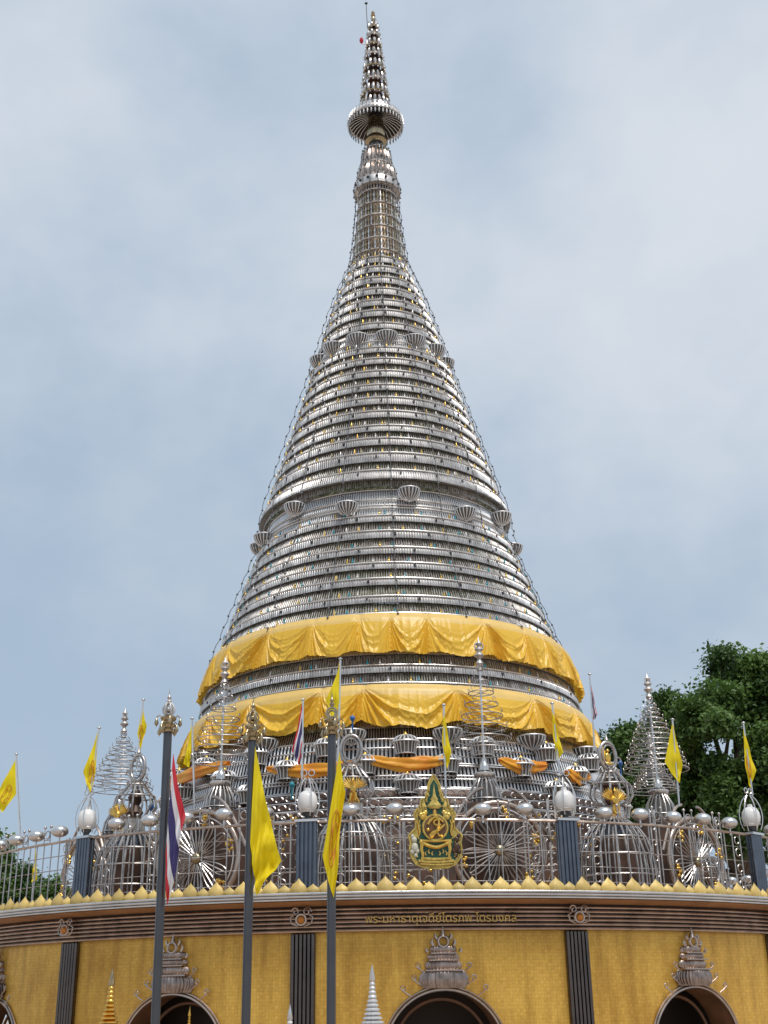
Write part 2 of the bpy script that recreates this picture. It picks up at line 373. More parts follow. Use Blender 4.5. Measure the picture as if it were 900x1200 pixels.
# interior: dark drum behind the doorways
w = MB(); w.lathe([(9.0, 0.01), (9.0, 2.8), (10.5, 2.8)], 96, AX); w.build('inner_room', 'interior', base)
for b in range(14):
    pc = PH0+BAY*(b+.5)
    if abs((pc+PI) % (2*PI)-PI) > R_(75): continue
    w = MB(); th = np.linspace(-PI/2, PI/2, 41)
    cur = [(-AR, 0)]+[(AR*math.sin(t), AZ+AR*math.cos(t)) for t in th]+[(AR, 0)]
    def wp(s_, z, R): return pol(pc+s_/RW, R, z)
    w.grid(np.array([[wp(s_, z, RW+.02), wp(s_, z, 10.0)] for s_, z in cur]))
    dr = w.build('door_reveal', 'brownwood', base)
    w = MB()
    for k, (dr_, rr) in enumerate(((0.0, .026), (.05, .016))):
        c2 = [wp(-AR-dr_, 0, RW+.03)]+[wp((AR+dr_)*math.sin(t), AZ+(AR+dr_)*math.cos(t), RW+.03) for t in th]+[wp(AR+dr_, 0, RW+.03)]
        w.tube(c2, rr, 6)
    w.build('door_arch', 'steel_warm', base)
    w = MB(); q = .86
    w.tube([wp(-q, 0, 10.02)]+[wp(q*math.sin(t), AZ+q*math.cos(t), 10.02) for t in th]+[wp(q, 0, 10.02)], .03, 6)
    w.build('inner_arch', 'brownwood', base)
# frieze: six half-round steel bands over a dark backing
w = MB(); w.lathe([(10.60, 2.84), (10.60, 3.30)], 192, AX); w.build('frieze_backing', 'recess', base)
for k in range(6):
    z0 = 2.862+k*.069; r0 = 10.655
    pr = [(r0-.05, z0-.026)]+[(r0-.05+.055*math.cos(t), z0+.030*math.sin(t)) for t in np.linspace(-PI/2, PI/2, 7)]+[(r0-.05, z0+.03)]
    w = MB(); w.lathe(pr, 192, AX); w.build('frieze_band', 'steel_warm', base)
w = MB(); w.lathe([(10.62, 3.262), (11.0, 3.318)], 192, AX); w.build('soffit', 'soffit', base)
for k, (rr, z0) in enumerate(((11.00, 3.345), (11.035, 3.392), (11.06, 3.438))):
    pr = [(rr-.06, z0-.023)]+[(rr-.03+.034*math.cos(t), z0+.024*math.sin(t)) for t in np.linspace(-PI/2, PI/2, 7)]+[(rr-.4, z0+.024)]
    w = MB(); w.lathe(pr, 192, AX); w.build('cornice_band', 'steel', base)
w = MB(); w.lathe([(11.02, 3.464), (10.3, 3.47), (0.01, 3.475)], 96, AX); w.build('terrace_floor', 'terrace', base)
# petals along the rim
def bud(wd, h):
    b = MB(); pr = [(0, h)]
    for t, r in ((.92, .07), (.80, .24), (.64, .52), (.48, .80), (.30, .98), (.13, 1.0), (0, .86)): pr.append((r*wd/2, t*h))
    return b.lathe(pr, 10, sy=.5, rib=5, ribamp=.07).mesh('lotus_petal', 'lotus')
big, small = bud(.30, .238), bud(.245, .15)
w = MB(); w.lathe([(10.99, 3.465), (11.0, 3.50), (10.93, 3.515), (10.9, 3.50)], 192, AX); w.build('petal_base', 'lotus', base)
npet = 140
for i in range(npet):
    for me, dp, sc in ((big, 0, 1), (small, .5, 1)):
        p = PH0+(i+dp)*2*PI/npet; p = (p+PI) % (2*PI)-PI
        if abs(p) < R_(72):
            q = pol(p, 10.97, 3.462)-np.array(AX); inst('lotus_petal', me, base, q, p+random.uniform(-.12, .12), (random.uniform(.93, 1.05), 1, random.uniform(.92, 1.06)))
# pilasters and their rosettes
b = MB()
for k in range(6):
    x = -.175+k*.07; b.tube([(x, 0, 0), (x, 0, 2.80)], .033, 8); b.ball((x, 0, 2.80), .034, 8, 6)
b.box((0, .045, 1.40), (.215, .035, 1.40)); pil_me = b.mesh('pilaster', 'pilaster')
b = MB(); b.ring((0, -.02, .20), .085, .022, 20, 6, 'y')
for s_ in (-1, 1):
    t = np.linspace(0, 2*PI*1.25, 26); rr = .075*(1-t/(2*PI*1.6))
    b.tube(np.stack([s_*(.10+rr*np.cos(t)), 0*t-.01, .33+rr*np.sin(t)], 1), .014, 5)
    b.tube([(s_*.06, 0, .10), (s_*.17, 0, .14), (s_*.20, 0, .24), (s_*.14, 0, .27)], .014, 5)
ros_me = b.mesh('rosette', 'steel_warm')
b = MB(); b.ball((0, -.03, .20), .07, 12, 8); eye_me = b.mesh('amber_boss', 'amber')
for k in range(14):
    p = PH0+k*BAY; p = (p+PI) % (2*PI)-PI
    if abs(p) > R_(75): continue
    inst('pilaster', pil_me, base, pol(p, RW+.06, 0)-np.array(AX), p)
    o = inst('rosette', ros_me, base, pol(p, RW+.19, 2.84)-np.array(AX), p)
    inst('amber_boss', eye_me, o)
# tiered crown above every doorway
def crown_parts():
    out = []
    def cush(z0, h, wd, rib, m, amp=.03):
        b = MB(); pr = [(wd*.80, z0)]+[(wd*(.84+.16*math.sin(t*PI)), z0+h*t) for t in np.linspace(0.06, .94, 9)]+[(wd*.78, z0+h), (0.001, z0+h)]
        b.lathe(pr, 120 if rib else 48, sy=.42, a0=-PI*.62, a1=PI*.62, rib=rib, ribamp=amp); out.append(('crown_tier', b.mesh('crown_tier', m)))
    cush(1.93, .27, .40, 34, 'crown', .055); cush(2.21, .15, .305, 26, 'crown', .03); cush(2.37, .10, .27, 30, 'crown', .03)
    cush(2.48, .11, .225, 22, 'crown', .03)
    b = MB(); b.box((0, -.06, 2.205), (.32, .10, .012)); b.box((0, -.06, 2.365), (.25, .09, .01)); b.box((0, -.05, 2.475), (.22, .08, .01))
    b.ring((0, -.08, 2.66), .085, .026, 20, 6, 'y')
    for s_ in (-1, 1):
        for x, z, h in ((.17, 2.59, .12), (.11, 2.70, .10), (.27, 2.49, .08)):
            b.tube([(s_*x, -.06, z), (s_*(x+.03), -.06, z+h*.5), (s_*(x+.01), -.06, z+h)], [.03, .028, .004], 5)
        for x, z in ((.40, 2.21), (.47, 2.02), (.66, 1.86)):
            t = np.linspace(0, 5.2, 16); b.tube(np.stack([s_*(x+.03+.045*np.cos(t)*(1-t/9)), 0*t-.04, z+.07+.05*np.sin(t)*(1-t/9)], 1), .012, 5)
            b.tube([(s_*(x-.1), -.03, z-.05), (s_*(x-.02), -.04, z), (s_*(x+.07), -.04, z+.06)], .013, 5)
    b.tube([(0, -.06, 2.74), (0, -.06, 2.80), (0, -.06, 2.90)], [.06, .035, .006], 8)
    out.append(('crown_scrolls', b.mesh('crown_scrolls', 'steel_warm')))
    return out
crown = crown_parts()
for k in range(14):
    p = PH0+(k+.5)*BAY; p = (p+PI) % (2*PI)-PI
    if abs(p) > R_(75): continue
    o = None
    for nm, me in crown:
        q = inst(nm, me, base if o is None else o, (pol(p, RW+.03, 0)-np.array(AX)) if o is None else (0, 0, 0), p if o is None else 0)
        if o is None: o = q
# gold Thai lettering on the frieze, bent round the drum
tcu = bpy.data.curves.new('lettering', 'FONT'); tcu.body = 'พระมหาธาตุเจดีย์ไตรภพ ไตรมงคล'; tcu.size = .2; tcu.extrude = .006; tcu.resolution_u = 3
to = bpy.data.objects.new('lettering_curve', tcu); col.objects.link(to)
bpy.context.view_layer.update()
tm = bpy.data.meshes.new_from_object(to.evaluated_get(bpy.context.evaluated_depsgraph_get()))
bpy.data.objects.remove(to)
tv = np.zeros(len(tm.vertices)*3, np.float32); tm.vertices.foreach_get('co', tv); tv = tv.reshape(-1, 3).astype(float)
if len(tv):
    x0, x1 = tv[:, 0].min(), tv[:, 0].max(); y0, y1 = np.percentile(tv[:, 1], 1), np.percentile(tv[:, 1], 99)
    p0, p1 = ang(at_r(428, 1077, 10.68)), ang(at_r(605, 1077, 10.68))
    ph = p0+(tv[:, 0]-x0)/(x1-x0)*(p1-p0); sc = (p1-p0)*10.68/(x1-x0)
    z0 = at_r(517, 1080.5, 10.68)[2]; zz = z0+tv[:, 1]*sc; rr = 10.672+tv[:, 2]
    nv = np.stack([rr*np.sin(ph), -rr*np.cos(ph), zz], 1)
    tm.vertices.foreach_set('co', nv.astype(np.float32).ravel()); tm.update(); tm.materials.clear(); tm.materials.append(M['gold_paint'])
    lo = bpy.data.objects.new('lettering', tm); col.objects.link(lo); lo.parent = base

# ------------------------------------------------------------------ the steel pagoda
pag = empty('steel_pagoda', (0, D, 3.476)); pag.rotation_euler = (0, R_(-.42), 0)      # the photograph shows a slight lean
tag(pag, 'tall conical pagoda of stacked stainless steel rings with a needle spire', 'pagoda')
ZA = [23.16, 22.68, 21.65, 21.18, 19.25, 14.7, 13.35, 10.3, 8.515, 3.3]; RA = [.9, 1.09, 1.46, 1.6, 2.13, 3.47, 3.64, 4.74, 5.18, 6.4]
def Rz(z): return float(np.interp(z, ZA[::-1], RA[::-1]))
bead_me = MB(); bead_me.ball((0, 0, .035), .036, 6, 4, (1, 1, .9)); bead_me.lathe([(0, .15), (.016, .10), (.022, .06)], 6)
def tier(R, z, zn, band=.47, spacing=.05, lip=.05, inset=.10, wallmat='tier_wall', beads=True, rods=True):
    """one ring of the cone: rail and ribbed convex band, recessed wall with upright rods down to the next ring"""
    R += random.uniform(-.015, .015); p = z-zn; Rn = Rz(zn); h = band*p*random.uniform(.93, 1.07)
    seg = int(np.clip(R*46, 72, 200))
    w = MB()
    w.ring((0, D, z+.012), R+.012, .021, seg, 6)
    prof = [(R-.12, z+.0), (R-.01, z-.005), (R+lip*.45, z-.25*h), (R+lip*.85, z-.55*h), (R+lip*1.1, z-.82*h), (R+lip*1.15, z-h), (R-.10, z-h+.03)]
    o = w.build('tier_ring', 'steel', pag)
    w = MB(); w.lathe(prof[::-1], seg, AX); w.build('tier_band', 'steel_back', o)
    ns = int(2*PI*R/spacing); sl = MB()
    hw = .25*2*PI*R/ns
    for (ra, za), (rb, zb) in zip(prof[1:5], prof[2:6]):   # slats follow the flange
        A = [(-hw, -(ra-R)-.006, za), (0, -(ra-R)-.026, za), (hw, -(ra-R)-.006, za)]; B = [(-hw, -(rb-R)-.006, zb), (0, -(rb-R)-.026, zb), (hw, -(rb-R)-.006, zb)]
        sl.add(A+B, [(0, 3, 4, 1), (1, 4, 5, 2)])
    phs = np.linspace(0, 2*PI, ns, endpoint=False)
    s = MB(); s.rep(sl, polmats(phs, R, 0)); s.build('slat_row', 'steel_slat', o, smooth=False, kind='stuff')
    w = MB(); zb = zn-.03; w.lathe([(Rn-inset-.06, zb), (R-inset, z-h+.01)], seg, AX); w.build('tier_wall', wallmat, o)
    if rods:
        nr = int(2*PI*R/.062); rd = MB(); dz = zn-(z-h)
        A = np.array([(-.014, -.0, 0), (0, -.018, 0), (.014, 0, 0)]); B = A+np.array([0, -(Rn-R)*.9, dz])
        rd.add(np.concatenate([A, B]), [(0, 3, 4, 1), (1, 4, 5, 2)])
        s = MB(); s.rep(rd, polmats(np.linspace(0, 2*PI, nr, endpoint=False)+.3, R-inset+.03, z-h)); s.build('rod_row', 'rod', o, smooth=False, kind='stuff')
    if beads:
        nb = 22 if R > 2 else 14; ph0 = random.uniform(0, .4); bead = bead_me
        for mname, sel in (('gold', 0), ('steel_worn', 1), ('teal' if z < 13.5 else 'bronze', .45)):
            s = MB(); s.rep(bead_me, polmats(np.linspace(0, 2*PI, nb, endpoint=False)+ph0+sel*PI/nb+rng.uniform(-.05, .05, nb), R+.0, z+.02)); s.build('bead_row', mname, o, kind='stuff')
        cl = MB(); cl.box((0, -.03-lip*.5, -.45*h), (.022, .02, .16*h))
        s = MB(); s.rep(cl, polmats(np.linspace(0, 2*PI, nb, endpoint=False)+ph0+sel*PI/nb+.11+rng.uniform(-.04, .04, nb), R, z)); s.build('clip_row', 'wire' if sel else 'steel_back', o, kind='stuff', smooth=False)
    return o
ups = [23.152, 22.672, 22.152, 21.649, 21.138, 20.69, 20.18]
mids = [19.199, 18.76, 18.275, 17.753, 17.264, 16.76, 16.251, 15.79, 15.28, 14.693]
lows = [13.335, 12.839, 12.317, 11.845, 11.38, 10.858, 10.353, 9.869, 9.42, 8.99, 8.537, 8.05]
for i, z in enumerate(ups):
    zn = ups[i+1] if i+1 < len(ups) else 19.75
    tier(Rz(z), z, zn, .44, .062, .030, .07)
for i, z in enumerate(mids):
    zn = mids[i+1] if i+1 < len(mids) else 14.22
    last = i+1 == len(mids)
    tier(Rz(z), z, zn, .42 if not last else .60, .064, .035 if not last else .10, .07)
for i, z in enumerate(lows):
    zn = lows[i+1] if i+1 < len(lows) else 7.5
    tier(Rz(z), z, zn, .36, .068, .03, .07)
# belts between the cones
def fence_belt(z0, z1, r0, r1, rails, spacing, name='belt_band', m='steel_worn', back='tier_wall', inset=.08, hw=.014):
    w = MB(); seg = int(max(72, r0*46)); w.lathe([(r1-inset, z1), (r0-inset, z0)], seg, AX); o = w.build(name, back, pag)
    n_ = int(2*PI*r0/spacing); sl = MB(); A = np.array([(-hw, 0, 0), (0, -.02, 0), (hw, 0, 0)]); B = A+np.array([0, -(r1-r0), z1-z0])
    sl.add(np.concatenate([A, B]), [(0, 3, 4, 1), (1, 4, 5, 2)])
    s = MB(); s.rep(sl, polmats(np.linspace(0, 2*PI, n_, endpoint=False), r0-inset*.6, z0)); s.build('rod_row', m, o, smooth=False, kind='stuff')
    for t in rails:
        s = MB(); s.ring((0, D, z0+(z1-z0)*t), r0+(r1-r0)*t, .02, seg, 6); s.build('belt_rail', 'steel', o)
    return o
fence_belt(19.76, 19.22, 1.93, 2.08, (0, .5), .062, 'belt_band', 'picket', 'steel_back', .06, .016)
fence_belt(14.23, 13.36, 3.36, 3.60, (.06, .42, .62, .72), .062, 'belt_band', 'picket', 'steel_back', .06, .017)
fence_belt(7.5, 7.18, 5.30, 5.45, (), .06, m='steel_slat', back='recess')
fence_belt(7.18, 6.60, 5.50, 5.66, (0, .36, 1), .092, 'steel_fence_band', 'picket', 'recess', .10, .024)
fence_belt(6.58, 6.05, 5.66, 5.80, (0.05, .48, .62, 1), .092, 'steel_fence_band', 'picket', 'recess', .10, .024)
# half-round baskets sticking out of the belts
def basket(r, h, ribs, rr=.017):
    b = MB(); b.ring((0, 0, 0), r, .018, 24, 6)
    for a in np.linspace(0, 2*PI, ribs, endpoint=False):
        t = np.linspace(0, PI/2*.93, 6); b.tube(np.stack([r*np.cos(t)*math.cos(a), r*np.cos(t)*math.sin(a), -h*np.sin(t)], 1), rr, 4, cap=False)
    b.ball((0, 0, -h), .05, 8, 6)
    c = MB(); c.lathe([(r*.92*math.cos(t), -h*.93*math.sin(t)) for t in np.linspace(PI/2, 0, 6)], 20)
    return b.mesh('basket', 'picket'), c.mesh('basket_lining', 'lining')
def put_baskets(bk, n_, ph0, R, zf, name='basket'):
    for k in range(n_):
        p = ph0+k*2*PI/n_; p = (p+PI) % (2*PI)-PI
        if abs(p) > R_(115): continue
        o = inst(name, bk[0], pag, pol(p, R, zf(k))-np.array(pag.location), p); inst('basket_lining', bk[1], o)
put_baskets(basket(.34, .33, 22), 14, R_(5.2), 1.90, lambda k: 19.72)
put_baskets(basket(.285, .29, 18), 14, R_(10.2), 3.62, lambda k: 14.06 if k % 2 == 0 else 13.72)
put_baskets(basket(.33, .28, 18), 16, R_(-9), 5.55, lambda k: 7.36)
def lantern(r, h):
    b = MB(); b.ring((0, 0, 0), r*1.08, .02, 24, 6); b.ring((0, 0, -h*1.3), r*.74, .014, 20, 5)
    for a in np.linspace(0, 2*PI, 18, endpoint=False):
        t = np.linspace(0.08, 1, 5); x = r*np.sin(t*PI/2); z = h*1.1*np.cos(t*PI/2); b.tube(np.stack([x*math.cos(a), x*math.sin(a), z*.75], 1), .018, 4, cap=False)
        b.tube([(r*math.cos(a), r*math.sin(a), 0), (r*.86*math.cos(a), r*.86*math.sin(a), -h*.3), (r*.74*math.cos(a), r*.74*math.sin(a), -h*1.3)], .013, 4, cap=False)
    c = MB(); c.lathe([(r*.70, -h*1.25), (r*.80, -h*.3), (r*.9, 0), (r*.5, h*.6)], 18); f = MB(); f.ball((0, 0, h*.86), .06, 8, 6); f.lathe([(0, h*1.25), (.02, h*1.05), (.035, h*.9)], 8)
    return b.mesh('lantern_basket', 'picket'), c.mesh('lantern_lining', 'lining'), f.mesh('gold_finial', 'gold')
LT = lantern(.285, .20)
for k in range(20):
    for z, off, R in ((7.06, 0, 5.66), (6.62, .5, 5.78), (6.16, 0, 5.9)):
        p = ang(at_r(477, 880, 5.7))+(k+off)*2*PI/20; p = (p+PI) % (2*PI)-PI
        if abs(p) > R_(100) or (z < 6.3 and k % 2): continue
        o = inst('lantern_basket', LT[0], pag, pol(p, R, z)-np.array(pag.location), p); inst('lantern_lining', LT[1], o); inst('gold_finial', LT[2], o)
# podium below: copper-brown panels and a band of curled scrolls
w = MB(); w.lathe([(6.5, 3.48), (6.3, 5.2), (5.9, 6.0)], 128, AX); w.build('podium', 'copper', pag)
sc_ = MB()
t = np.linspace(0, 5.4, 14); k_ = .11*(1-t/11)
sc_.tube(np.stack([k_*np.cos(t), 0*t, k_*np.sin(t)*.8], 1), .016, 4, cap=False)
for q, (zz, rr) in enumerate(((5.88, 6.05), (5.68, 6.15), (5.48, 6.25), (5.28, 6.33))):
    s = MB(); nn = 150; s.rep(sc_, polmats(np.linspace(0, 2*PI, nn, endpoint=False)+q*.02, rr, zz)); s.build('scroll_band', 'aged', pag, kind='stuff')
    s = MB(); s.ring((0, D, zz+.1), rr-.02, .016, 140, 5); s.build('scroll_rail', 'steel', pag)
# neck: baluster lattice, dotted flange and bulbs
neck = [(27.88, .40), (27.16, .54), (26.54, .66), (25.96, .62), (25.42, .66), (24.92, .70), (24.47, .745), (23.97, .81), (23.48, .87), (23.16, .90)]
for i in range(len(neck)-1):
    (z, r), (zn, rn) = neck[i], neck[i+1]
    gold = i >= 3
    w = MB(); w.ring((0, D, z), r, .028, 56, 6)
    if i == 2: w.lathe([(r-.1, z-.40), (r+.07, z-.36), (r+.1, z-.15), (r, z)], 56, AX); w.ring((0, D, z-.37), r+.08, .025, 56, 6)
    o = w.build('neck_ring', 'steel_worn', pag)
    if i in (0, 1): w = MB(); w.lathe([(rn-.12, zn+.02), (r+.10, zn+.22), (r+.05, z-.15), (r-.06, z)], 96, AX, rib=24, ribamp=.05); w.build('neck_bulb', 'steel_warm', o)
    w = MB(); w.lathe([(rn-.10, zn), (r-.07, z)], 48, AX); w.build('neck_wall', 'neckmat', o)
    b = MB(); h = z-zn; b.tube([(0, 0, 0), (0, 0, h*.25), (0, 0, h*.4), (0, 0, h*.55), (0, 0, h*.72), (0, 0, h)], [.012, .034, .012, .036, .012, .010], 5, cap=False)
    nb = int(2*PI*r/.10); ph = np.linspace(0, 2*PI, nb, endpoint=False)
    s = MB(); s.rep(b, polmats(ph[::2], (r+rn)/2-.04, zn)); s.build('baluster_row', 'bronze' if gold else 'steel_worn', o, kind='stuff')
    s = MB(); s.rep(b, polmats(ph[1::2], (r+rn)/2-.04, zn)); s.build('baluster_row', 'steel', o, kind='stuff')
    if i == 2:
        b = MB(); b.ball((0, 0, 0), .05, 8, 6); s = MB(); s.rep(b, polmats(np.linspace(0, 2*PI, 16, endpoint=False), r+.09, z-.18)); s.build('stud_row', 'wire', o, kind='stuff')
# umbrella near the top, with ribs underneath
w = MB(); w.lathe([(.30, 27.75), (.30, 28.05), (.22, 28.2), (.22, 29.5)], 32, AX); w.build('umbrella_stem', 'wire', pag)
w = MB(); w.lathe([(.24, 28.22), (.36, 28.30), (.34, 28.42), (.26, 28.52), (.30, 28.62), (.33, 28.80), (.24, 28.95), (.27, 29.1), (.22, 29.3)], 32, AX); w.build('stem_collar', 'bronze', pag)
w = MB(); w.lathe([(.86, 29.06), (.90, 29.04), (.93, 29.12), (.88, 29.24), (.66, 29.34), (.52, 29.46), (.40, 29.62)], 64, AX)
um = w.build('umbrella', 'steel_worn', pag)
w = MB(); w.lathe([(.20, 29.40), (.45, 29.36), (.70, 29.26), (.86, 29.06)], 48, AX); w.build('umbrella_lining', 'recess', um)
b = MB(); b.tube([(0, -.02, 29.04), (0, .13, 29.20), (0, .36, 29.31), (0, .62, 29.36)], [.016, .012, .008, .005], 4)
s = MB(); s.rep(b, polmats(np.linspace(0, 2*PI, 36, endpoint=False), .86, 0)); s.build('rib_row', 'steel', um, kind='stuff')
b = MB(); b.tube([(0, -.03, 29.02), (0, -.02, 29.14), (0, .02, 29.27)], [.030, .024, .02], 5); b.lathe([(.0, 28.80), (.034, 28.90), (.014, 29.04)], 6)
s = MB(); s.rep(b, polmats(np.linspace(0, 2*PI, 44, endpoint=False), .905, 0)); s.build('fringe_row', 'steel_worn', um, kind='stuff')
b = MB(); b.box((0, 0, 29.36), (.045, .03, .05)); s = MB(); s.rep(b, polmats(np.linspace(0, 2*PI, 28, endpoint=False), .78, 0)); s.build('mirror_row', 'steel', um, kind='stuff', smooth=False)
# spire of petal tiers
zt = [29.62, 30.18, 30.75, 31.35, 31.90, 32.40, 32.85, 33.25, 33.6]; rt = [.52, .455, .40, .35, .30, .25, .20, .15, .10]
w = MB(); w.lathe([(.30, 29.5), (.2, 31.5), (.06, 33.7)], 20, AX); w.build('spire_core', 'copper', pag)
for i in range(len(zt)-1):
    z, zn, r = zt[i], zt[i+1], rt[i]; h = zn-z
    w = MB(); w.ring((0, D, z), r, .022, 32, 5); w.lathe([(r, z), (r*.85, z+h*.25), (r*.7, z+h*.3)], 32, AX); o = w.build('spire_ring', 'bronze' if i % 2 else 'steel_worn', pag)
    b = MB(); b.tube([(0, 0, 0), (0, -.025, h*.22), (0, 0, h*.48), (0, .02, h*.60)], [.02, .055, .04, .008], 6); b.ball((0, -.02, h*.80), .03, 6, 4)
    nb = max(6, int(2*PI*r/.16)); s = MB(); s.rep(b, polmats(np.linspace(0, 2*PI, nb, endpoint=False)+i, r*.92, z)); s.build('petal_row', 'aged' if i % 2 == 0 else 'steel_worn', o, kind='stuff')
    b = MB(); b.tube([(0, 0, 0), (0, -.05, .03), (0, -.07, .10)], [.018, .014, .004], 5); s = MB(); s.rep(b, polmats(np.linspace(0, 2*PI, max(5, nb-3), endpoint=False), r, z)); s.build('spike_row', 'bronze', o, kind='stuff')
w = MB(); w.lathe([(0, 34.12), (.03, 34.0), (.07, 33.96), (.03, 33.9), (.085, 33.84), (.04, 33.78), (.09, 33.7), (.06, 33.6)], 14, AX); w.build('spire_finial', 'bronze', pag)
# lightning rod with its ball and the little red lamp bracket
w = MB(); w.tube([(-.20, D-.05, 33.2), (-.23, D-.05, 34.35)], .014, 5); w.ball((-.23, D-.05, 34.37), .05, 8, 6, (1.2, 1, .7)); w.build('lightning_rod', 'wire', pag)
w = MB(); w.tube([(-.05, D-.15, 32.42), (-.40, D-.15, 32.42)], .018, 5); w.build('lamp_bracket', 'steel_worn', pag)
w = MB(); w.ball((-.42, D-.15, 32.58), .07, 8, 6, (1, 1, 1.9)); w.build('warning_lamp', 'flag_red', pag)
# light strings down the flanks
allz = ups+[19.75]+mids+[14.1, 13.9]+lows[:7]
path = []
for i, z in enumerate(allz):
    r = Rz(z); zn = allz[i+1] if i+1 < len(allz) else z-.3
    for t in (0, .35, .7): path.append((r+(Rz(zn)-r)*t+.085+.05*math.sin(t*PI), z+.06+(zn-z)*t))
path = [(r+.06+.06*math.sin(PI*t), z+(zn-z)*t) for (z, r), (zn, rn) in zip(neck, neck[1:]) for t in (0, .33, .66)]+path
for k in range(18):
    p = PH0+.2+k*2*PI/18; w = MB()
    w.tube([pol(p, r, z) for r, z in path], .009, 4, cap=False)
    b = MB(); b.ball((0, 0, 0), .032, 5, 4)
    s_ = MB(); s_.rep(b, [polmats([p], r, z)[0] for r, z in path[::2]]); v, f4, f3 = s_.arr(); w.add(v, f4)
    w.build('light_string', 'cable', pag)

# ------------------------------------------------------------------ golden cloths draped round the pagoda
def smooth01(x): x = np.clip(x, 0, 1); return x*x*(3-2*x)
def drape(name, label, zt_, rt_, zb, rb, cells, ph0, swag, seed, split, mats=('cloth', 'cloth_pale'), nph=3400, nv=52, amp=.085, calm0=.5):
    r = np.random.default_rng(seed)
    ph = np.linspace(0, 2*PI, nph, endpoint=False); v = np.linspace(0, 1, nv)
    edges = ph0+np.concatenate([[0], np.cumsum(r.uniform(.55, 1.45, cells))]); edges = ph0+(edges-ph0)/(edges[-1]-ph0)*2*PI
    rel = (ph-ph0) % (2*PI)+ph0
    ci = np.clip(np.searchsorted(edges, rel, 'right')-1, 0, cells-1)
    e0, e1 = edges[ci], edges[ci+1]; wd = (e1-e0); u = (rel-e0)/wd                    # 0..1 inside a cell
    d0 = u*wd*rt_; d1 = (1-u)*wd*rt_; dn = np.minimum(d0, d1); sg = np.where(d0 < d1, 1, -1)
    strg = r.uniform(.55, 1.0, cells+1); strg[-1] = strg[0]
    st = np.where(d0 < d1, strg[ci], strg[ci+1]); cs = r.uniform(.25, 1.0, cells)[ci]; calm = r.uniform(calm0, 1, cells); fr = r.integers(9, 14, cells+1); fr[-1] = fr[0]; frq = np.where(d0 < d1, fr[ci], fr[ci+1])
    U, V = np.meshgrid(u, v, indexing='ij'); DN = dn[:, None]+0*V; H = zt_-zb
    low = (swag*cs*(1-np.abs(2*u-1)**2.2))[:, None]                                    # lower edge sags between the gathers
    vv = V*(1+low/H)
    z = zt_-H*vv
    def ridge(x): return 1-2*np.abs(np.sin(x/2))**.8                                    # sharp crests, broad hollows
    ph_n = np.interp(rel, np.linspace(ph0, ph0+2*PI, 500), np.convolve(r.normal(0, 1, 500), np.hanning(9)/4, 'same'))
    ph_f = np.interp(rel, np.linspace(ph0, ph0+2*PI, 1400), np.convolve(r.normal(0, 1, 1400), np.hanning(7)/3, 'same'))
    skew = np.where(d0 < d1, r.uniform(-.5, .5, cells+1)[ci], 0)
    uw = u**(r.uniform(.72, 1.38, cells)[ci]); q_ = (1-(2*uw-1)**2)[:, None]                # swag lines hang from gather to gather
    s_l = V/(q_*r.uniform(.75, 1.25, cells)[ci][:, None]+.17)
    ph_c = r.uniform(0, 6, cells)[ci][:, None]; nf = r.uniform(2.2, 4.0, cells)[ci][:, None]
    w1 = np.minimum(1, DN/.28)
    swf = ridge(2*PI*(nf*np.log(s_l+.22)+.10*ph_n[:, None])+ph_c)*(.22+.78*w1)*smooth01((s_l-.30)*2.2)*smooth01(V*6)
    flat = np.exp(-((u-.5)/.16)**2)[:, None]*calm[ci][:, None]
    ang_ = np.arctan2(DN, V*H+.05); fan = ridge(ang_*frq[:, None]*1.7+.6*ph_f[:, None])*np.exp(-(ang_/.5)**2)*smooth01(V*5)*(.35+.65*V)
    soft = ph_n[:, None]*.20*V+.22*ph_f[:, None]*V
    crz = ridge(2*PI*(nf*2.7*np.log(s_l+.30)+.35*ph_f[:, None])+ph_c*2)*smooth01((s_l-.25)*2)*smooth01(V*6)*np.minimum(1, DN/.2)
    disp = amp*(.16*crz+(.85*cs[:, None]+.25)*swf*(1-.8*flat)+.38*st[:, None]*fan+soft)
    pinch = -.06*st[:, None]*np.exp(-(DN/.09)**2)*np.exp(-((V-.02)/.18)**2)
    z = z+.03*np.sin(rel*31)[:, None]*V+.02*ph_n[:, None]*V+.012*ph_f[:, None]*V
    Rr = rt_+(rb-rt_)*V**.85+.05*smooth01(V*6)+.03*np.sin(V*PI*.75)+disp+pinch
    P = np.stack([Rr*np.sin(ph)[:, None], D-Rr*np.cos(ph)[:, None], z], -1)
    root = empty(name, (0, D, zt_)); tag(root, label, 'cloth', 'golden cloths wrapped round the pagoda')
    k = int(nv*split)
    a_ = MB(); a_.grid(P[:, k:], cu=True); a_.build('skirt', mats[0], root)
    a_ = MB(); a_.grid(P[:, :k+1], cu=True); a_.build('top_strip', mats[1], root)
    return root
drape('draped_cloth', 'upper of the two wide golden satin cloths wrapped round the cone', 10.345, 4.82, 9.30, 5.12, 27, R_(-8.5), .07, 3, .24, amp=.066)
drape('draped_cloth', 'lower of the two wide golden satin cloths, deeply swagged above the baskets', 8.50, 5.25, 7.60, 5.54, 20, R_(-6.6), .20, 5, .28, amp=.074, calm0=0)
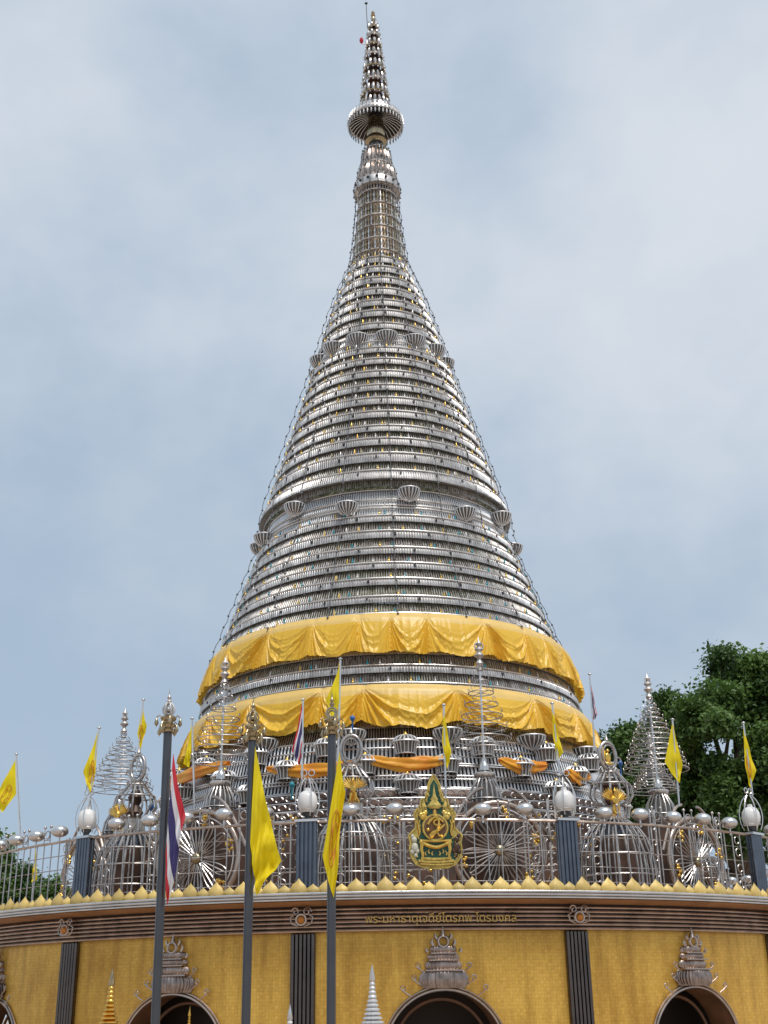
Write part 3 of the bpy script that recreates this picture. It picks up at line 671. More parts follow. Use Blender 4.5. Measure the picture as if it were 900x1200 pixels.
def sash(label, p0, p1, R, z, sag, seed):
    r = np.random.default_rng(seed); n_ = 60; t = np.linspace(0, 1, n_); w = MB()
    ph = p0+(p1-p0)*t; zc = z-sag*(1-(2*t-1)**2); wd = .04+.09*np.sin(PI*t)**.6
    a_ = np.linspace(0, 2*PI, 30, endpoint=False); P = []
    for i in range(n_):
        rr = 1+.30*np.sin(a_*5+t[i]*7+seed)+.12*np.sin(a_*3-t[i]*15)
        P.append([pol(ph[i], R+.05*math.cos(x)*q, zc[i]+wd[i]*math.sin(x)*q) for x, q in zip(a_, rr)])
    w.grid(np.array(P), cv=True); o = w.build('sash', 'orange'); tag(o, label, 'sash', 'orange sashes on the lower steel fence')
for (x0, x1, y, s_, wh) in ((190, 268, 905, .06, 'far left of the steel fence, behind the first wire cone'), (313, 425, 897, .14, 'behind the flag in national colours'),
                            (428, 527, 890, .13, 'directly above the green emblem'), (585, 640, 895, .10, 'just right of the centre wire cone'), (664, 720, 908, .10, 'at the right below the round cage top')):
    R = 5.92; p0, p1 = ang(at_r(x0, y, R)), ang(at_r(min(x1, 690), y, R)); z = at_r((x0+min(x1, 690))/2, y, R)[2]
    sash('orange cloth sash swagged '+wh, p0, p1, R, z+.03, s_, int(x0))

# ------------------------------------------------------------------ railing round the terrace rim
RF = 10.45
rail = empty('terrace_railing', (0, D, 3.476)); RL = np.array(rail.location)
tag(rail, 'steel railing with fluted posts and row of polished balls on terrace rim', 'railing')
b = MB()
for k in range(5):
    x = -.15+k*.075; b.tube([(x, -.05, 0), (x, -.05, 1.22)], .036, 8); b.tube([(x, .05, 0), (x, .05, 1.22)], .036, 6)
b.box((0, 0, .61), (.16, .055, .61)); post_me = b.mesh('post', 'steel_blue')
b = MB(); b.box((0, 0, 1.245), (.21, .12, .022)); cap_me = b.mesh('post_cap', 'steel')
b = MB(); b.tube([(0, 0, 0), (0, 0, 1.21)], .0125, 5, cap=False); bar_me = b.mesh('bar', 'aged')
b = MB(); b.ball((0, 0, 1.44), .168, 20, 12, (1, 1, .68)); b.tube([(0, 0, 1.2), (0, 0, 1.36)], .02, 6); ball_me = b.mesh('ball', 'steel')
b = MB(); b.ring((0, 0, 1.40), .075, .012, 18, 5, 'y')
for s_ in (-1, 1):
    b.tube([(s_*.10, 0, 1.2), (s_*.10, 0, 1.53)], .011, 5); b.ball((s_*.10, 0, 1.55), .03, 8, 6)
b.tube([(-.10, 0, 1.30), (.10, 0, 1.30)], .008, 4); frame_me = b.mesh('ring_frame', 'aged')
b = MB(); t = np.linspace(0, 5.6, 20); b.tube([(.10, 0, 0), (.10, 0, 1.2)], .011, 4)
for z in (.25, .55, .85, 1.08):
    k_ = .10*(1-t/12); b.tube(np.stack([k_*np.cos(t), 0*t, z+k_*np.sin(t)], 1), .011, 4)
scroll_me = b.mesh('scroll', 'aged')
for k in range(14):
    p = PH0+.002+k*BAY; p = (p+PI) % (2*PI)-PI
    if abs(p) > R_(110): continue
    o = inst('post', post_me, rail, pol(p, RF, 3.476)-RL, p); inst('post_cap', cap_me, o)
    a0, a1 = p+.025, p+BAY-.025
    w = MB(); w.tube(arc(RF, 4.70, p, p+BAY, 14), .026, 7); w.build('top_rail', 'steel_warm', rail)
    for z in (3.66, 3.92, 4.18, 4.44):
        w = MB(); w.tube(arc(RF-.015, z, a0, a1, 14), .008, 4); w.build('wire', 'aged', rail)
    for j in range(1, 17):
        q = a0+(a1-a0)*j/17; inst('bar', bar_me, rail, pol(q, RF, 3.476)-RL, q)
    for j in range(1, 6):
        q = p+BAY*j/6; inst('ball', ball_me, rail, pol(q, RF, 3.476)-RL, q, random.uniform(.97, 1.0))
        for dq in (-.5,) if j > 1 else (): inst('ring_frame', frame_me, rail, pol(q+dq*BAY/6, RF, 3.476)-RL, q+dq*BAY/6)
    for q in (p+.055, p+BAY-.055): inst('scroll', scroll_me, rail, pol(q, RF-.02, 3.476)-RL, q)

# ------------------------------------------------------------------ globe lamps on the posts
def globe_lamp(p, where):
    o = empty('globe_lamp', pol(p, RF, 4.748), p); tag(o, 'white globe lamp on railing post '+where, 'lamp', 'globe lamps on the railing posts')
    b = MB(); b.lathe([(.0, .56), (.05, .55), (.055, .50), (.12, .475), (.168, .40), (.182, .31), (.168, .21), (.12, .135), (.06, .11), (.0, .105)][::-1], 24); b.build('globe', 'globe', o, local=True)
    b = MB(); b.lathe([(.07, .0), (.05, .04), (.10, .10), (.085, .14)], 14); b.build('socket', 'wire', o, local=True)
    b = MB()
    for a_ in np.linspace(0, 2*PI, 6, endpoint=False):
        t = np.linspace(0, 1, 9); rr = .20*np.sin(np.clip(.18+t*.80, 0, 1)*PI)**.6+.02
        b.tube(np.stack([rr*math.cos(a_), rr*math.sin(a_), .05+t*.68], 1), .010, 5)
    b.ring((0, 0, .16), .165, .009, 20, 4)
    for s_ in (-1, 1): b.ring((s_*.07, 0, .82), .055, .011, 14, 5, 'y')
    b.build('cage', 'steel', o, local=True)
for k, wh in ((-2, 'at the extreme left edge'), (-1, 'left of the foreground poles'), (0, 'between the second and third poles'), (1, 'right of the emblem'), (2, 'at the right edge')):
    globe_lamp(PH0+.002+k*BAY, wh)

# ------------------------------------------------------------------ shrines on the terrace
def onion_ribs(b, prof, n_, r, off=0):
    for a_ in np.linspace(0, 2*PI, n_, endpoint=False)+off: b.tube([(x*math.cos(a_), x*math.sin(a_), z) for x, z in prof], r, 5, cap=False)
def bell_cage(p, R, label, sc=1.0, wreath=True, statue=False):
    o = empty('bell_cage', pol(p, R, 3.476), p); o.scale = (sc,)*3; tag(o, label, 'cage', 'bell cages along the terrace')
    pr = [(.72, .03), (.74, .25), (.735, .55), (.70, .85), (.62, 1.10), (.47, 1.32), (.30, 1.45), (.20, 1.50)]
    b = MB(); onion_ribs(b, pr, 26, .019); b.build('rib_cage', 'aged', o, local=True)
    b = MB(); onion_ribs(b, [(x*.80, z*.95) for x, z in pr], 13, .014, .12); b.build('inner_cage', 'steel_worn', o, local=True)
    for z, r in ((.05, .725), (.42, .745), (.80, .72), (1.12, .62)):
        b = MB(); b.ring((0, 0, z), r, .015, 40, 5); b.build('hoop', 'aged', o, local=True)
    b = MB(); b.lathe([(.30, 0), (.30, 1.38)], 36, rib=12, ribamp=.06); b.build('fluted_column', 'steel_blue', o, local=True)
    b = MB(); b.lathe([(.55, .02), (.50, .5), (.42, .9), (.3, 1.2)], 14, rib=7, ribamp=.12); b.build('inner_panels', 'copper', o, local=True)
    b = MB(); b.lathe([(.21, 1.48), (.21, 1.72), (.26, 1.74)], 30, rib=15, ribamp=.05); b.build('neck', 'steel_worn', o, local=True)
    b = MB(); onion_ribs(b, [(.16, 1.72), (.34, 1.80), (.43, 1.96), (.40, 2.12), (.26, 2.28), (.17, 2.40), (.20, 2.46)], 14, .02); b.ring((0, 0, 2.16), .385, .016, 28, 5); b.ring((0, 0, 2.40), .18, .02, 20, 5)
    b.build('onion_cage', 'aged', o, local=True)
    b = MB(); b.lathe([(.10, 1.74), (.17, 1.85), (.08, 2.0), (.16, 2.15), (.08, 2.3)], 16); b.build('onion_core', 'copper', o, local=True)
    if wreath:
        b = MB(); b.ring((0, 0, 2.74), .25, .036, 36, 8, 'y', (.78, 1.1)); b.ring((0, -.04, 2.74), .19, .016, 32, 6, 'y', (.78, 1.1))
        for s_ in (-1, 1):
            t = np.linspace(0, 5, 16); k_ = .08*(1-t/10); b.tube(np.stack([s_*(.24+k_*np.cos(t)), 0*t, 2.66+k_*np.sin(t)], 1), .015, 5)
        b.lathe([(0, 3.20), (.02, 3.12), (.045, 3.06), (.02, 3.02)], 8)
        b.build('wreath', 'aged', o, local=True)
    if statue:
        b = MB(); b.ball((0, 0, 2.70), .075, 12, 8, (1, .5, 1.5)); b.ball((0, 0, 2.84), .042, 10, 8); b.ball((0, 0, 2.58), .095, 12, 6, (1.1, .5, .5)); b.build('statuette', 'gold', o, local=True)
    return o
bell_cage(ang(at_r(155, 1000, 9.2)), 9.2, 'round wire bell cage with oval wreath, left of the first foreground pole')
bell_cage(ang(at_r(412, 1000, 9.2)), 9.2, 'round wire bell cage with oval wreath, half hidden by the third foreground pole')
bell_cage(ang(at_r(722, 1000, 9.2)), 9.2, 'round wire bell cage with oval wreath, right of the post beside the wheel', statue=True)
bell_cage(ang(at_r(822, 1010, 8.6)), 8.6, 'smaller low wire bell cage near the right end of the railing', .72, False)
def wheel_shrine(p, R, label, cone_h, cone_r, rings, seed, turn=0.0):
    r = random.Random(seed)
    o = empty('wheel_shrine', pol(p, R, 3.476), p+turn); tag(o, label, 'shrine', 'wheel shrines with wire cones')
    cz = .78
    b = MB(); b.ring((0, -.74, cz), .86, .05, 48, 8, 'y'); b.build('outer_hoop', 'steel_warm', o, local=True)
    b = MB(); b.ring((0, -.75, cz), .76, .016, 44, 5, 'y'); b.build('inner_hoop', 'steel_worn', o, local=True)
    b = MB(); b.ball((0, -.80, cz), .10, 14, 8, (1, .7, 1)); b.build('hub', 'bronze', o, local=True)
    for k in range(12):
        a_ = k*PI/6+.1; c, s_ = math.cos(a_), math.sin(a_); b = MB()
        t = np.linspace(0, PI, 12); x = .08+.62*np.sin(t/2)**1; wv = .085*np.sin(t)
        for sg in (-1, 1): b.tube(np.stack([x*c-sg*wv*s_, 0*t-.77, cz+x*s_+sg*wv*c], 1), .012, 4, cap=False)
        b.tube([(.08*c, -.77, cz+.08*s_), (.70*c, -.77, cz+.70*s_)], .014, 4); b.build('wheel_petal', 'aged', o, local=True)
    b = MB()
    for k in range(5):
        a_ = R_(-60+k*60)+.3; x, z = .72*math.cos(a_), cz+.68*math.sin(a_)
        for q in range(9): b.ball((x+r.uniform(-.07, .07), -.82+r.uniform(-.03, .03), z+r.uniform(-.10, .10)), .035, 6, 5)
    b.build('gold_cluster', 'gold', o, local=True, kind='stuff')
    b = MB(); b.lathe([(.62, 0), (.62, 1.5), (.5, 1.7)], 24); b.build('drum', 'copper', o, local=True)
    for s_ in (-1, 1):
        b = MB(); t = np.linspace(0, 5.6, 18)
        b.tube([(s_*1.02, -.6, 0), (s_*1.02, -.6, 1.75)], .025, 6); b.tube([(s_*1.16, -.6, 0), (s_*1.16, -.6, 1.75)], .018, 6)
        for z in (.2, .5, .8, 1.1, 1.4, 1.65):
            k_ = .075*(1-t/12); b.tube(np.stack([s_*(1.09+k_*np.cos(t)*.9), 0*t-.6, z+k_*np.sin(t)], 1), .011, 4, cap=False)
        b.build('scroll_post', 'steel_worn', o, local=True)
        b = MB(); t = np.linspace(0, 1.0, 10); b.tube(np.stack([s_*(1.0-.75*t), -.72+0*t, .95+.95*np.sin(t*PI/2)], 1), .03, 6); b.build('arch_arm', 'steel_warm', o, local=True)
    # bell basket, collar and wire cone above
    z0 = 1.75
    b = MB(); onion_ribs(b, [(.15, z0+.48), (.20, z0+.40), (.28, z0+.25), (.31, z0+.08), (.30, z0-.08), (.22, z0-.2)], 18, .014); b.ring((0, 0, z0+.05), .315, .016, 32, 5); b.ring((0, 0, z0-.05), .31, .012, 32, 5); b.build('bell_basket', 'aged', o, local=True)
    b = MB(); b.lathe([(.15, z0+.46), (.20, z0+.50), (.20, z0+.56), (.15, z0+.58)], 40, rib=20, ribamp=.03); b.lathe([(.14, z0+.6), (.09, z0+.62), (.09, z0+.72), (.05, z0+.76), (.05, z0+.84)], 20); b.build('collar', 'steel', o, local=True)
    b = MB(); b.lathe([(.19, z0-.2), (.25, z0+.05), (.15, z0+.4)], 20); b.build('basket_lining', 'lining', o, local=True)
    b = MB(); zt2 = z0+.80+cone_h; b.tube([(0, 0, z0+.8), (0, 0, zt2-.1)], .022, 6); b.build('mast', 'steel', o, local=True)
    for k in range(rings):
        t = k/(rings-1); rr = cone_r*(1-t)**.85+.06; z = z0+.98+(cone_h-.62)*t
        b = MB(); b.ring((0, 0, z), rr, .011, 30, 5)
        for a_ in np.linspace(0, 2*PI, 4, endpoint=False): b.tube([(0, 0, z), (rr*math.cos(a_+.4), rr*math.sin(a_+.4), z)], .007, 4, cap=False)
        for a_ in np.linspace(0, 2*PI, max(5, int(9*rr/.5)), endpoint=False)+k:
            tt = np.linspace(0, 4.6, 10); kk = .055*(1-tt/8); c, s_ = math.cos(a_), math.sin(a_)
            b.tube(np.stack([rr*c-kk*np.cos(tt)*s_, rr*s_+kk*np.cos(tt)*c, z+.06+kk*np.sin(tt)], 1), .007, 4, cap=False)
        b.build('cone_ring', 'aged', o, local=True)
    b = MB(); b.lathe([(0, zt2+.28), (.02, zt2+.16), (.07, zt2+.10), (.03, zt2+.05), (.09, zt2-.02), (.04, zt2-.06), (.10, zt2-.14), (.03, zt2-.22), (.075, zt2-.30), (.03, zt2-.36)], 12)
    b.ring((0, 0, zt2+.05), .085, .015, 16, 5, 'y'); b.build('cone_finial', 'steel_worn', o, local=True)
    return o
def shrine_at(xb, ytop, R, label, cr, n_, seed):
    p = ang(at_r(xb, 930, R)); zt2 = at_r(xb, ytop, R)[2]
    return wheel_shrine(p, R, label, zt2-.28-3.476-1.75-.80, cr, n_, seed)
shrine_at(569, 745, 9.0, 'spoked wheel shrine right of the emblem, wire cone rising before the cloths', .56, 8, 1)
shrine_at(258, 768, 9.0, 'spoked wheel shrine between first two foreground poles with tall wire cone', .56, 8, 2)
shrine_at(772, 790, 8.6, 'wire cone shrine in front of the large dark tree', .62, 13, 3)
shrine_at(140, 830, 8.0, 'wire cone shrine against open sky at the left', .66, 11, 4)
p_ = ang(at_r(748, 930, 8.0))
wheel_shrine(R_(58), 7.2, 'smaller wire cone shrine just left of the one before the tree', at_y(747, 855, D-7.2*math.cos(R_(58)))[2]-3.476-2.83, .50, 11, 5)
# wrought screens between the shrines
b = MB()
for x in (-.55, -.18, .18, .55): b.tube([(x, 0, 0), (x, 0, 1.75)], .018, 5)
for z in (.05, .6, 1.2, 1.72): b.tube([(-.55, 0, z), (.55, 0, z)], .014, 5)
scr_a = b.mesh('screen_frame', 'steel_worn')
b = MB(); t = np.linspace(0, 5.8, 16)
for x in (-.36, 0, .36):
    for k in range(7):
        k_ = .10*(1-t/12); sg = 1 if k % 2 else -1; b.tube(np.stack([x+sg*k_*np.cos(t), 0*t-.01, .16+k*.235+k_*np.sin(t)], 1), .013, 4, cap=False)
scr_b = b.mesh('scrollwork', 'aged')
b = MB(); rr_ = random.Random(5)
for k in range(22): b.ball((rr_.uniform(-.5, .5), -.03, rr_.uniform(.1, 1.7)), .035, 6, 5)
scr_c = b.mesh('gold_studs', 'gold')
for x, R, wh in ((208, 8.6, 'just right of the leftmost pole'), (330, 8.4, 'left of the post between the poles'), (480, 8.3, 'showing left of the green emblem'), (645, 8.4, 'left of the post right of the wheel'),
              (690, 7.9, 'inside the right bell cage'), (790, 8.2, 'below the tree-side wire cone'), (440, 7.9, 'behind the centre bell cage')):
    q = at_r(x, 1000, R); o = inst('scroll_screen', None, None, (q[0], q[1], 3.476), ang(q)); o.empty_display_size = .3
    tag(o, 'wrought steel scroll screen behind the railing, '+wh, 'screen', 'scroll screens between the shrines')
    inst('screen_frame', scr_a, o); e_ = inst('scrollwork', scr_b, o); e_['kind'] = 'stuff'; e_ = inst('gold_studs', scr_c, o); e_['kind'] = 'stuff'
# garuda-like gilded birds on the shrines
def gilded_bird(px, py, R, label, s=1.0):
    q = at_r(px, py, R); o = empty('gilded_bird', q, ang(q)); o.scale = (s,)*3; tag(o, label, 'statue', 'gilded bird figures')
    b = MB(); b.ball((0, 0, .12), .085, 12, 8, (1, .8, 1.5)); b.tube([(0, -.02, .2), (0, -.05, .30), (0, -.10, .33)], [.05, .05, .02], 8); b.tube([(0, 0, .34), (0, 0, .42)], [.035, .004], 6)
    for s_ in (-1, 1): b.tube([(s_*.05, 0, .02), (s_*.07, 0, -.10), (s_*.04, -.05, -.16)], [.04, .025, .02], 6)
    b.build('body', 'gold', o, local=True)
    for s_ in (-1, 1):
        b = MB()
        for k in range(6):
            a_ = R_(15+k*14); b.tube([(s_*.06, .02, .14), (s_*(.06+.16*math.cos(a_)), .03, .14+.16*math.sin(a_)), (s_*(.06+.30*math.cos(a_)), .03, .16+.26*math.sin(a_))], [.03, .03, .008], 5)
        b.build('wing', 'gold', o, local=True)
    b = MB()
    for k in range(5): b.tube([(0, .03, .02), ((k-2)*.05, .06, -.14), ((k-2)*.08, .07, -.24)], [.03, .03, .008], 5)
    b.build('tail', 'gold', o, local=True)
gilded_bird(722, 945, 10.0, 'gilded bird with spread wings before the right bell cage', .85)
gilded_bird(414, 930, 9.8, 'gilded bird figure peeking out behind the third foreground flag', .75)
gilded_bird(137, 962, 9.9, 'gilded bird figure left of the leftmost bell cage', .8)
# glazed urn-like lanterns on the terrace
for px, py, R, m, lab in ((342, 922, 8.0, 'teal', 'teal glazed lantern beside the flag in national colours'), (177, 948, 9.0, 'blue', 'blue glazed lantern right of the leftmost bell cage'),
                          (727, 897, 7.5, 'blue', 'small blue glazed lantern left of the tree-side wire cones'), (413, 844, 7.0, 'blue', 'blue glazed lantern before the lower cloth near the third pole')):
    q = at_r(px, py, R); b = MB(); b.lathe([(.0, .14), (.012, .10), (.05, .075), (.062, .04), (.04, 0), (.02, -.03), (.02, -.25)], 12)
    v, f4, f3 = b.arr(); bb = MB(); bb.add(v+q, f4); tag(bb.build('glazed_lantern', m), lab, 'lantern', 'glazed lanterns')

# ------------------------------------------------------------------ royal emblem on the railing
eo = empty('royal_emblem', pol(ang(at_r(511, 1015, RF+.12)), RF+.12, at_r(511, 1018, RF+.12)[2]), ang(at_r(511, 1000, RF))); tag(eo, 'green and gold royal emblem board fixed on the railing', 'emblem')
S = at_r(511, 908, RF+.12)[2]-at_r(511, 1018, RF+.12)[2]        # its height; outline drawn in units of 1/100 of it
def em(pts): return [(x*S/110, z*S/110) for x, z in pts]
def mirror(pts): return pts+[(-x, z) for x, z in pts[::-1] if abs(x) > 1e-6]
outl = mirror([(0, 0), (14, 1), (24, 5), (29, 13), (31, 22), (30, 30), (32, 38), (27, 43), (23, 47), (23, 56), (25, 63), (21, 69), (17, 71), (16, 80), (11, 82), (8, 90), (7, 98), (4, 104), (0, 110)])
b = MB(); b.extr(em(outl), -.03, .03); b.build('board', 'emblem_gold', eo, local=True)
inl = mirror([(0, 5), (14, 6), (22, 9), (26, 15), (27, 22), (26, 30), (20, 40), (19, 48), (20, 58), (20, 64), (13, 66), (12, 76), (8, 80), (5.5, 90), (4.5, 97), (0, 104)])
b = MB(); b.extr(em(inl), -.042, -.02); b.build('green_field', 'green', eo, local=True)
bp = em(outl); b = MB(); b.tube([(x, -.035, z) for x, z in bp], .017, 6, True); b.build('gold_rim', 'emblem_gold', eo, local=True)
u_ = S/110
b = MB(); b.ball((0, -.05, 47*u_), 15.5*u_, 28, 10, (1, .22, 1)); b.build('medallion', 'emblem_brown', eo, local=True)
b = MB(); b.ring((0, -.06, 47*u_), 14.5*u_, 1.6*u_, 36, 6, 'y'); b.build('medallion_rim', 'emblem_gold', eo, local=True)
b = MB(); t = np.linspace(0, 1, 40)
sw = np.stack([(-9+6*np.sin(t*2)+14*t*np.sin(t*3.4))*u_, 0*t-.105, (54-1*np.cos(t*6)*4-11*t*t+4*np.sin(t*5))*u_], 1); b.tube(sw, 1.9*u_, 6)
t = np.linspace(0.2, 5.6, 26); b.tube(np.stack([(3+6.5*np.cos(t)*(1-t/13))*u_, 0*t-.11, (52+4.5*np.sin(t)*(1-t/13))*u_], 1), 1.5*u_, 6)
b.tube([(11*u_, -.10, 50*u_), (4*u_, -.11, 44*u_), (-4*u_, -.11, 41*u_), (-7*u_, -.10, 37*u_)], 1.9*u_, 6); b.tube([(2*u_, -.10, 41*u_), (4*u_, -.10, 37*u_), (8*u_, -.10, 38*u_)], 1.6*u_, 6)
b.ball((-9*u_, -.10, 44*u_), 2.4*u_, 8, 6); b.build('cipher', 'gold', eo, local=True)
b = MB(); b.lathe([(0, 100*u_), (1.2*u_, 90*u_), (2.2*u_, 84*u_), (5*u_, 80*u_), (3.5*u_, 79*u_), (8*u_, 74*u_), (9*u_, 71*u_), (6*u_, 69*u_)], 14, (0, -.045, 0), .35); b.build('crown_spire', 'emblem_gold', eo, local=True)
b = MB(); b.box((0, -.05, 66*u_), (2.6*u_, .01, 5*u_)); b.build('crown_niche', 'emblem_brown', eo, local=True)
b = MB(); b.ball((0, -.06, 64.5*u_), 2*u_, 10, 8, (1, .5, 1.7)); b.build('niche_drop', 'gold', eo, local=True)
for s_, m in ((-1, 'gold'), (1, 'white')):
    b = MB(); rr = random.Random(3)
    for k in range(8): b.ball((s_*(14+rr.uniform(-3, 3))*u_, -.05, (62+rr.uniform(-4, 4))*u_), 3*u_, 8, 6, (1, .6, 1))
    b.build('flower', m if s_ < 0 else 'emblem_gold', eo, local=True)
    b = MB(); b.tube([(s_*13*u_, -.05, 66*u_), (s_*13.3*u_, -.05, 80*u_)], [1.3*u_, .6*u_], 6); b.lathe([(0, 81*u_), (1.6*u_, 77*u_), (2.6*u_, 72*u_), (2.6*u_, 71*u_)], 8, (s_*13*u_, -.05, 0), .5); b.build('side_parasol', 'emblem_gold', eo, local=True)
    b = MB(); b.tube([(s_*18*u_, -.05, 56*u_), (s_*20*u_, -.05, 50*u_), (s_*18.5*u_, -.05, 42*u_), (s_*19.5*u_, -.05, 37*u_)], [1.2*u_, 2*u_, 1.8*u_, 1*u_], 6); b.build('side_flame', 'gold', eo, local=True)
    b = MB()   # beast holding the shield: seated body, head, mane
    for x, z, r0, sz in ((25, 24, 4.2, 1.35), (25.5, 33, 3.4, 1.0), (27.5, 37, 2.2, 1.2), (22, 20, 2.6, 1.2), (28, 19, 2.6, 1.1), (24, 15, 2.4, 1)): b.ball((s_*x*u_, -.05, z*u_), r0*u_, 10, 8, (1, .6, sz))
    b.build('supporting_beast', 'pale_stone' if s_ < 0 else 'copper', eo, local=True)
    b = MB(); b.tube([(s_*16*u_, -.055, 30*u_), (s_*17*u_, -.06, 22*u_), (s_*15.5*u_, -.06, 14*u_), (s_*17*u_, -.06, 9*u_)], [3*u_, 2.2*u_, 1.8*u_, 1.6*u_], 7)
    b.build('throne_leg', 'gold', eo, local=True)
b = MB(); t = np.linspace(-1, 1, 17); b.tube(np.stack([t*19*u_, 0*t-.06, (24+7*np.abs(t)**1.5)*u_], 1), 2.5*u_, 7); b.tube(np.stack([t*19*u_, 0*t-.06, (31+1*np.abs(t))*u_], 1), 1.6*u_, 7); b.build('throne_swag', 'gold', eo, local=True)
b = MB(); rr_ = random.Random(9)      # gilded flames that fill the field
for x, z, h_ in ((22, 13, 6), (24, 19, 5), (20, 34, 6), (23, 30, 5), (17, 70, 5), (9, 77, 6), (6.5, 84, 6), (19, 66, 5), (21.5, 58, 6), (21, 52, 5), (8, 17, 6), (4, 15, 5), (12, 15, 5), (18, 45, 5), (10, 68, 5), (5.5, 90, 5)):
    for s_ in (-1, 1): b.tube([(s_*x*u_, -.048, z*u_), (s_*(x+1.2)*u_, -.055, (z+h_*.4)*u_), (s_*(x-.6)*u_, -.05, (z+h_)*u_)], [1.1*u_, 1.0*u_, .2*u_], 5)
b.build('gilded_flames', 'emblem_gold', eo, local=True, kind='stuff')
b = MB()
for z, wd, r0 in ((10.5, 18, 1.7), (7.2, 21, 1.9), (4.2, 19, 1.5)): b.tube(np.stack([t*wd*u_, 0*t-.055, (z+1.2*t*t)*u_], 1), r0*u_, 6)
b.build('throne_base', 'emblem_gold', eo, local=True)

# ------------------------------------------------------------------ flags
def flag(label, ht, hb, ft, fb, mats=('flag_yellow',), folds=2.5, amp=.05, seed=0, emblem=False, belly=.0, group='flags'):
    """limp flag: hoist from ht to hb, fly corners ft and fb; stripes run along the fly"""
    r = np.random.default_rng(seed+11); ht, hb, ft, fb = map(np.array, (ht, hb, ft, fb))
    nu, nv = 26, 30; u = np.linspace(0, 1, nu); v = np.linspace(0, 1, nv); U, V = np.meshgrid(u, v, indexing='ij')
    L = np.linalg.norm(ht-hb)
    ph = r.uniform(0, 6)
    def surf(U, V):
        P = ((1-U)*(1-V))[..., None]*ht+((1-U)*V)[..., None]*hb+(U*(1-V))[..., None]*ft+(U*V)[..., None]*fb
        dz = np.sin((U*folds+V*.9)*2*PI+ph)*amp*np.sqrt(np.clip(U, 0, 1))+.5*amp*np.sin((U*folds*1.9-V*1.4)*2*PI+ph*2)*U
        crease = .30*amp*(1-2*np.abs(np.sin((U*1.7+V*2.3)*PI+ph)))*U; dz = dz+crease
        dx = np.cos((U*folds*.8+V*1.1)*2*PI+ph)*amp*.30*U*np.sin(V*PI)+belly*np.sin(U*PI)*np.sin(V*PI)
        P = P+np.stack([dx, dz, -.06*L*np.sin(U*PI)*(1-V*.5)], -1)
        return P
    P = surf(U, V); w = MB()
    if len(mats) == 1: w.grid(P)
    else:
        bands = [(0, 5, 0), (5, 10, 1), (10, 20, 2), (20, 25, 1), (25, 29, 0)]
        for a_, b_, mi in bands: w.grid(P[:, a_:b_+1], mi=mi)
    off = np.array(ht)
    w.v = [x-off for x in w.v]
    o = w.build('flag', list(mats), None, local=True); o.location = tuple(off); tag(o, label, 'flag', group)
    if emblem:
        e = MB(); c = (.52, .60)
        tr_ = .0062 if L > .6 else .005
        for rad, f0, f1 in ((.27, 0, 6.28), (.15, .6, 5.2)):
            t = np.linspace(f0, f1, 34); q = surf(c[0]+rad*np.cos(t), c[1]+rad*.95*np.sin(t)); q[:, 1] -= .012; e.tube(q-off, tr_, 5)
        for k in range(5):
            t0 = k*1.257+.3; w_ = np.linspace(0, 1, 8); q = surf(c[0]+(.15+.12*w_)*np.cos(t0+.5*w_), c[1]+(.14+.12*w_)*np.sin(t0+.5*w_)); q[:, 1] -= .012; e.tube(q-off, tr_, 5)
        e.build('printed_emblem', 'emblem_print', o, local=True)
    return o
NAT = ('flag_red', 'flag_white', 'flag_blue')
# three foreground flagpoles
def pole_finial(o, z, s, var):
    b = MB(); pr = [(.066, 0), (.11, .01), (.12, .05), (.08, .07), (.10, .10), (.14, .14), (.09, .17), (.085, .20), (.13, .23), (.145, .27), (.10, .31), (.06, .33)]
    b.lathe([(r*s, z+h*s) for r, h in pr], 20); f = b.build('finial', 'bronze', o, local=True)
    b = MB()
    if var == 2:
        b.ring((0, -.02, z+.40*s), .095*s, .022*s, 22, 6, 'y'); b.ring((0, .02, z+.40*s), .06*s, .018*s, 22, 6, 'y')
    else:
        for a_ in np.linspace(0, 2*PI, 6, endpoint=False): b.tube([(q*s*math.cos(a_), q*s*math.sin(a_), z+h*s) for q, h in ((.05, .32), (.10, .38), (.105, .44), (.07, .51), (.03, .55))], .017*s, 5)
        b.ball((0, 0, z+.42*s), .06*s, 10, 8)
    b.lathe([(0, z+.84*s), (.012*s, z+.72*s), (.022*s, z+.66*s), (.045*s, z+.64*s), (.02*s, z+.61*s), (.05*s, z+.57*s), (.03*s, z+.52*s)], 12)
    b.build('cage_top', 'bronze' if var != 0 else 'steel_worn', f, local=True)
    for k in range(8):
        a_ = k*PI/4+.3; b = MB(); c, s_ = math.cos(a_), math.sin(a_); lo = k % 2
        rr = .19 if lo else .21; h0 = .06 if lo else .20
        b.tube([(.10*s*c, .10*s*s_, z+(h0+.06)*s), (.16*s*c, .16*s*s_, z+(h0+.12)*s), (rr*s*c, rr*s*s_, z+(h0+.08)*s)], .012*s, 5)
        b.lathe([(0, z+(h0+.08)*s), (.022*s, z+(h0+.04)*s), (.040*s, z+(h0-.03)*s), (.034*s, z+(h0-.05)*s), (.008*s, z+(h0-.08)*s), (0, z+(h0-.11)*s)], 9, (rr*s*c, rr*s*s_, 0)); b.build('hanging_bell', 'bronze', f, local=True)
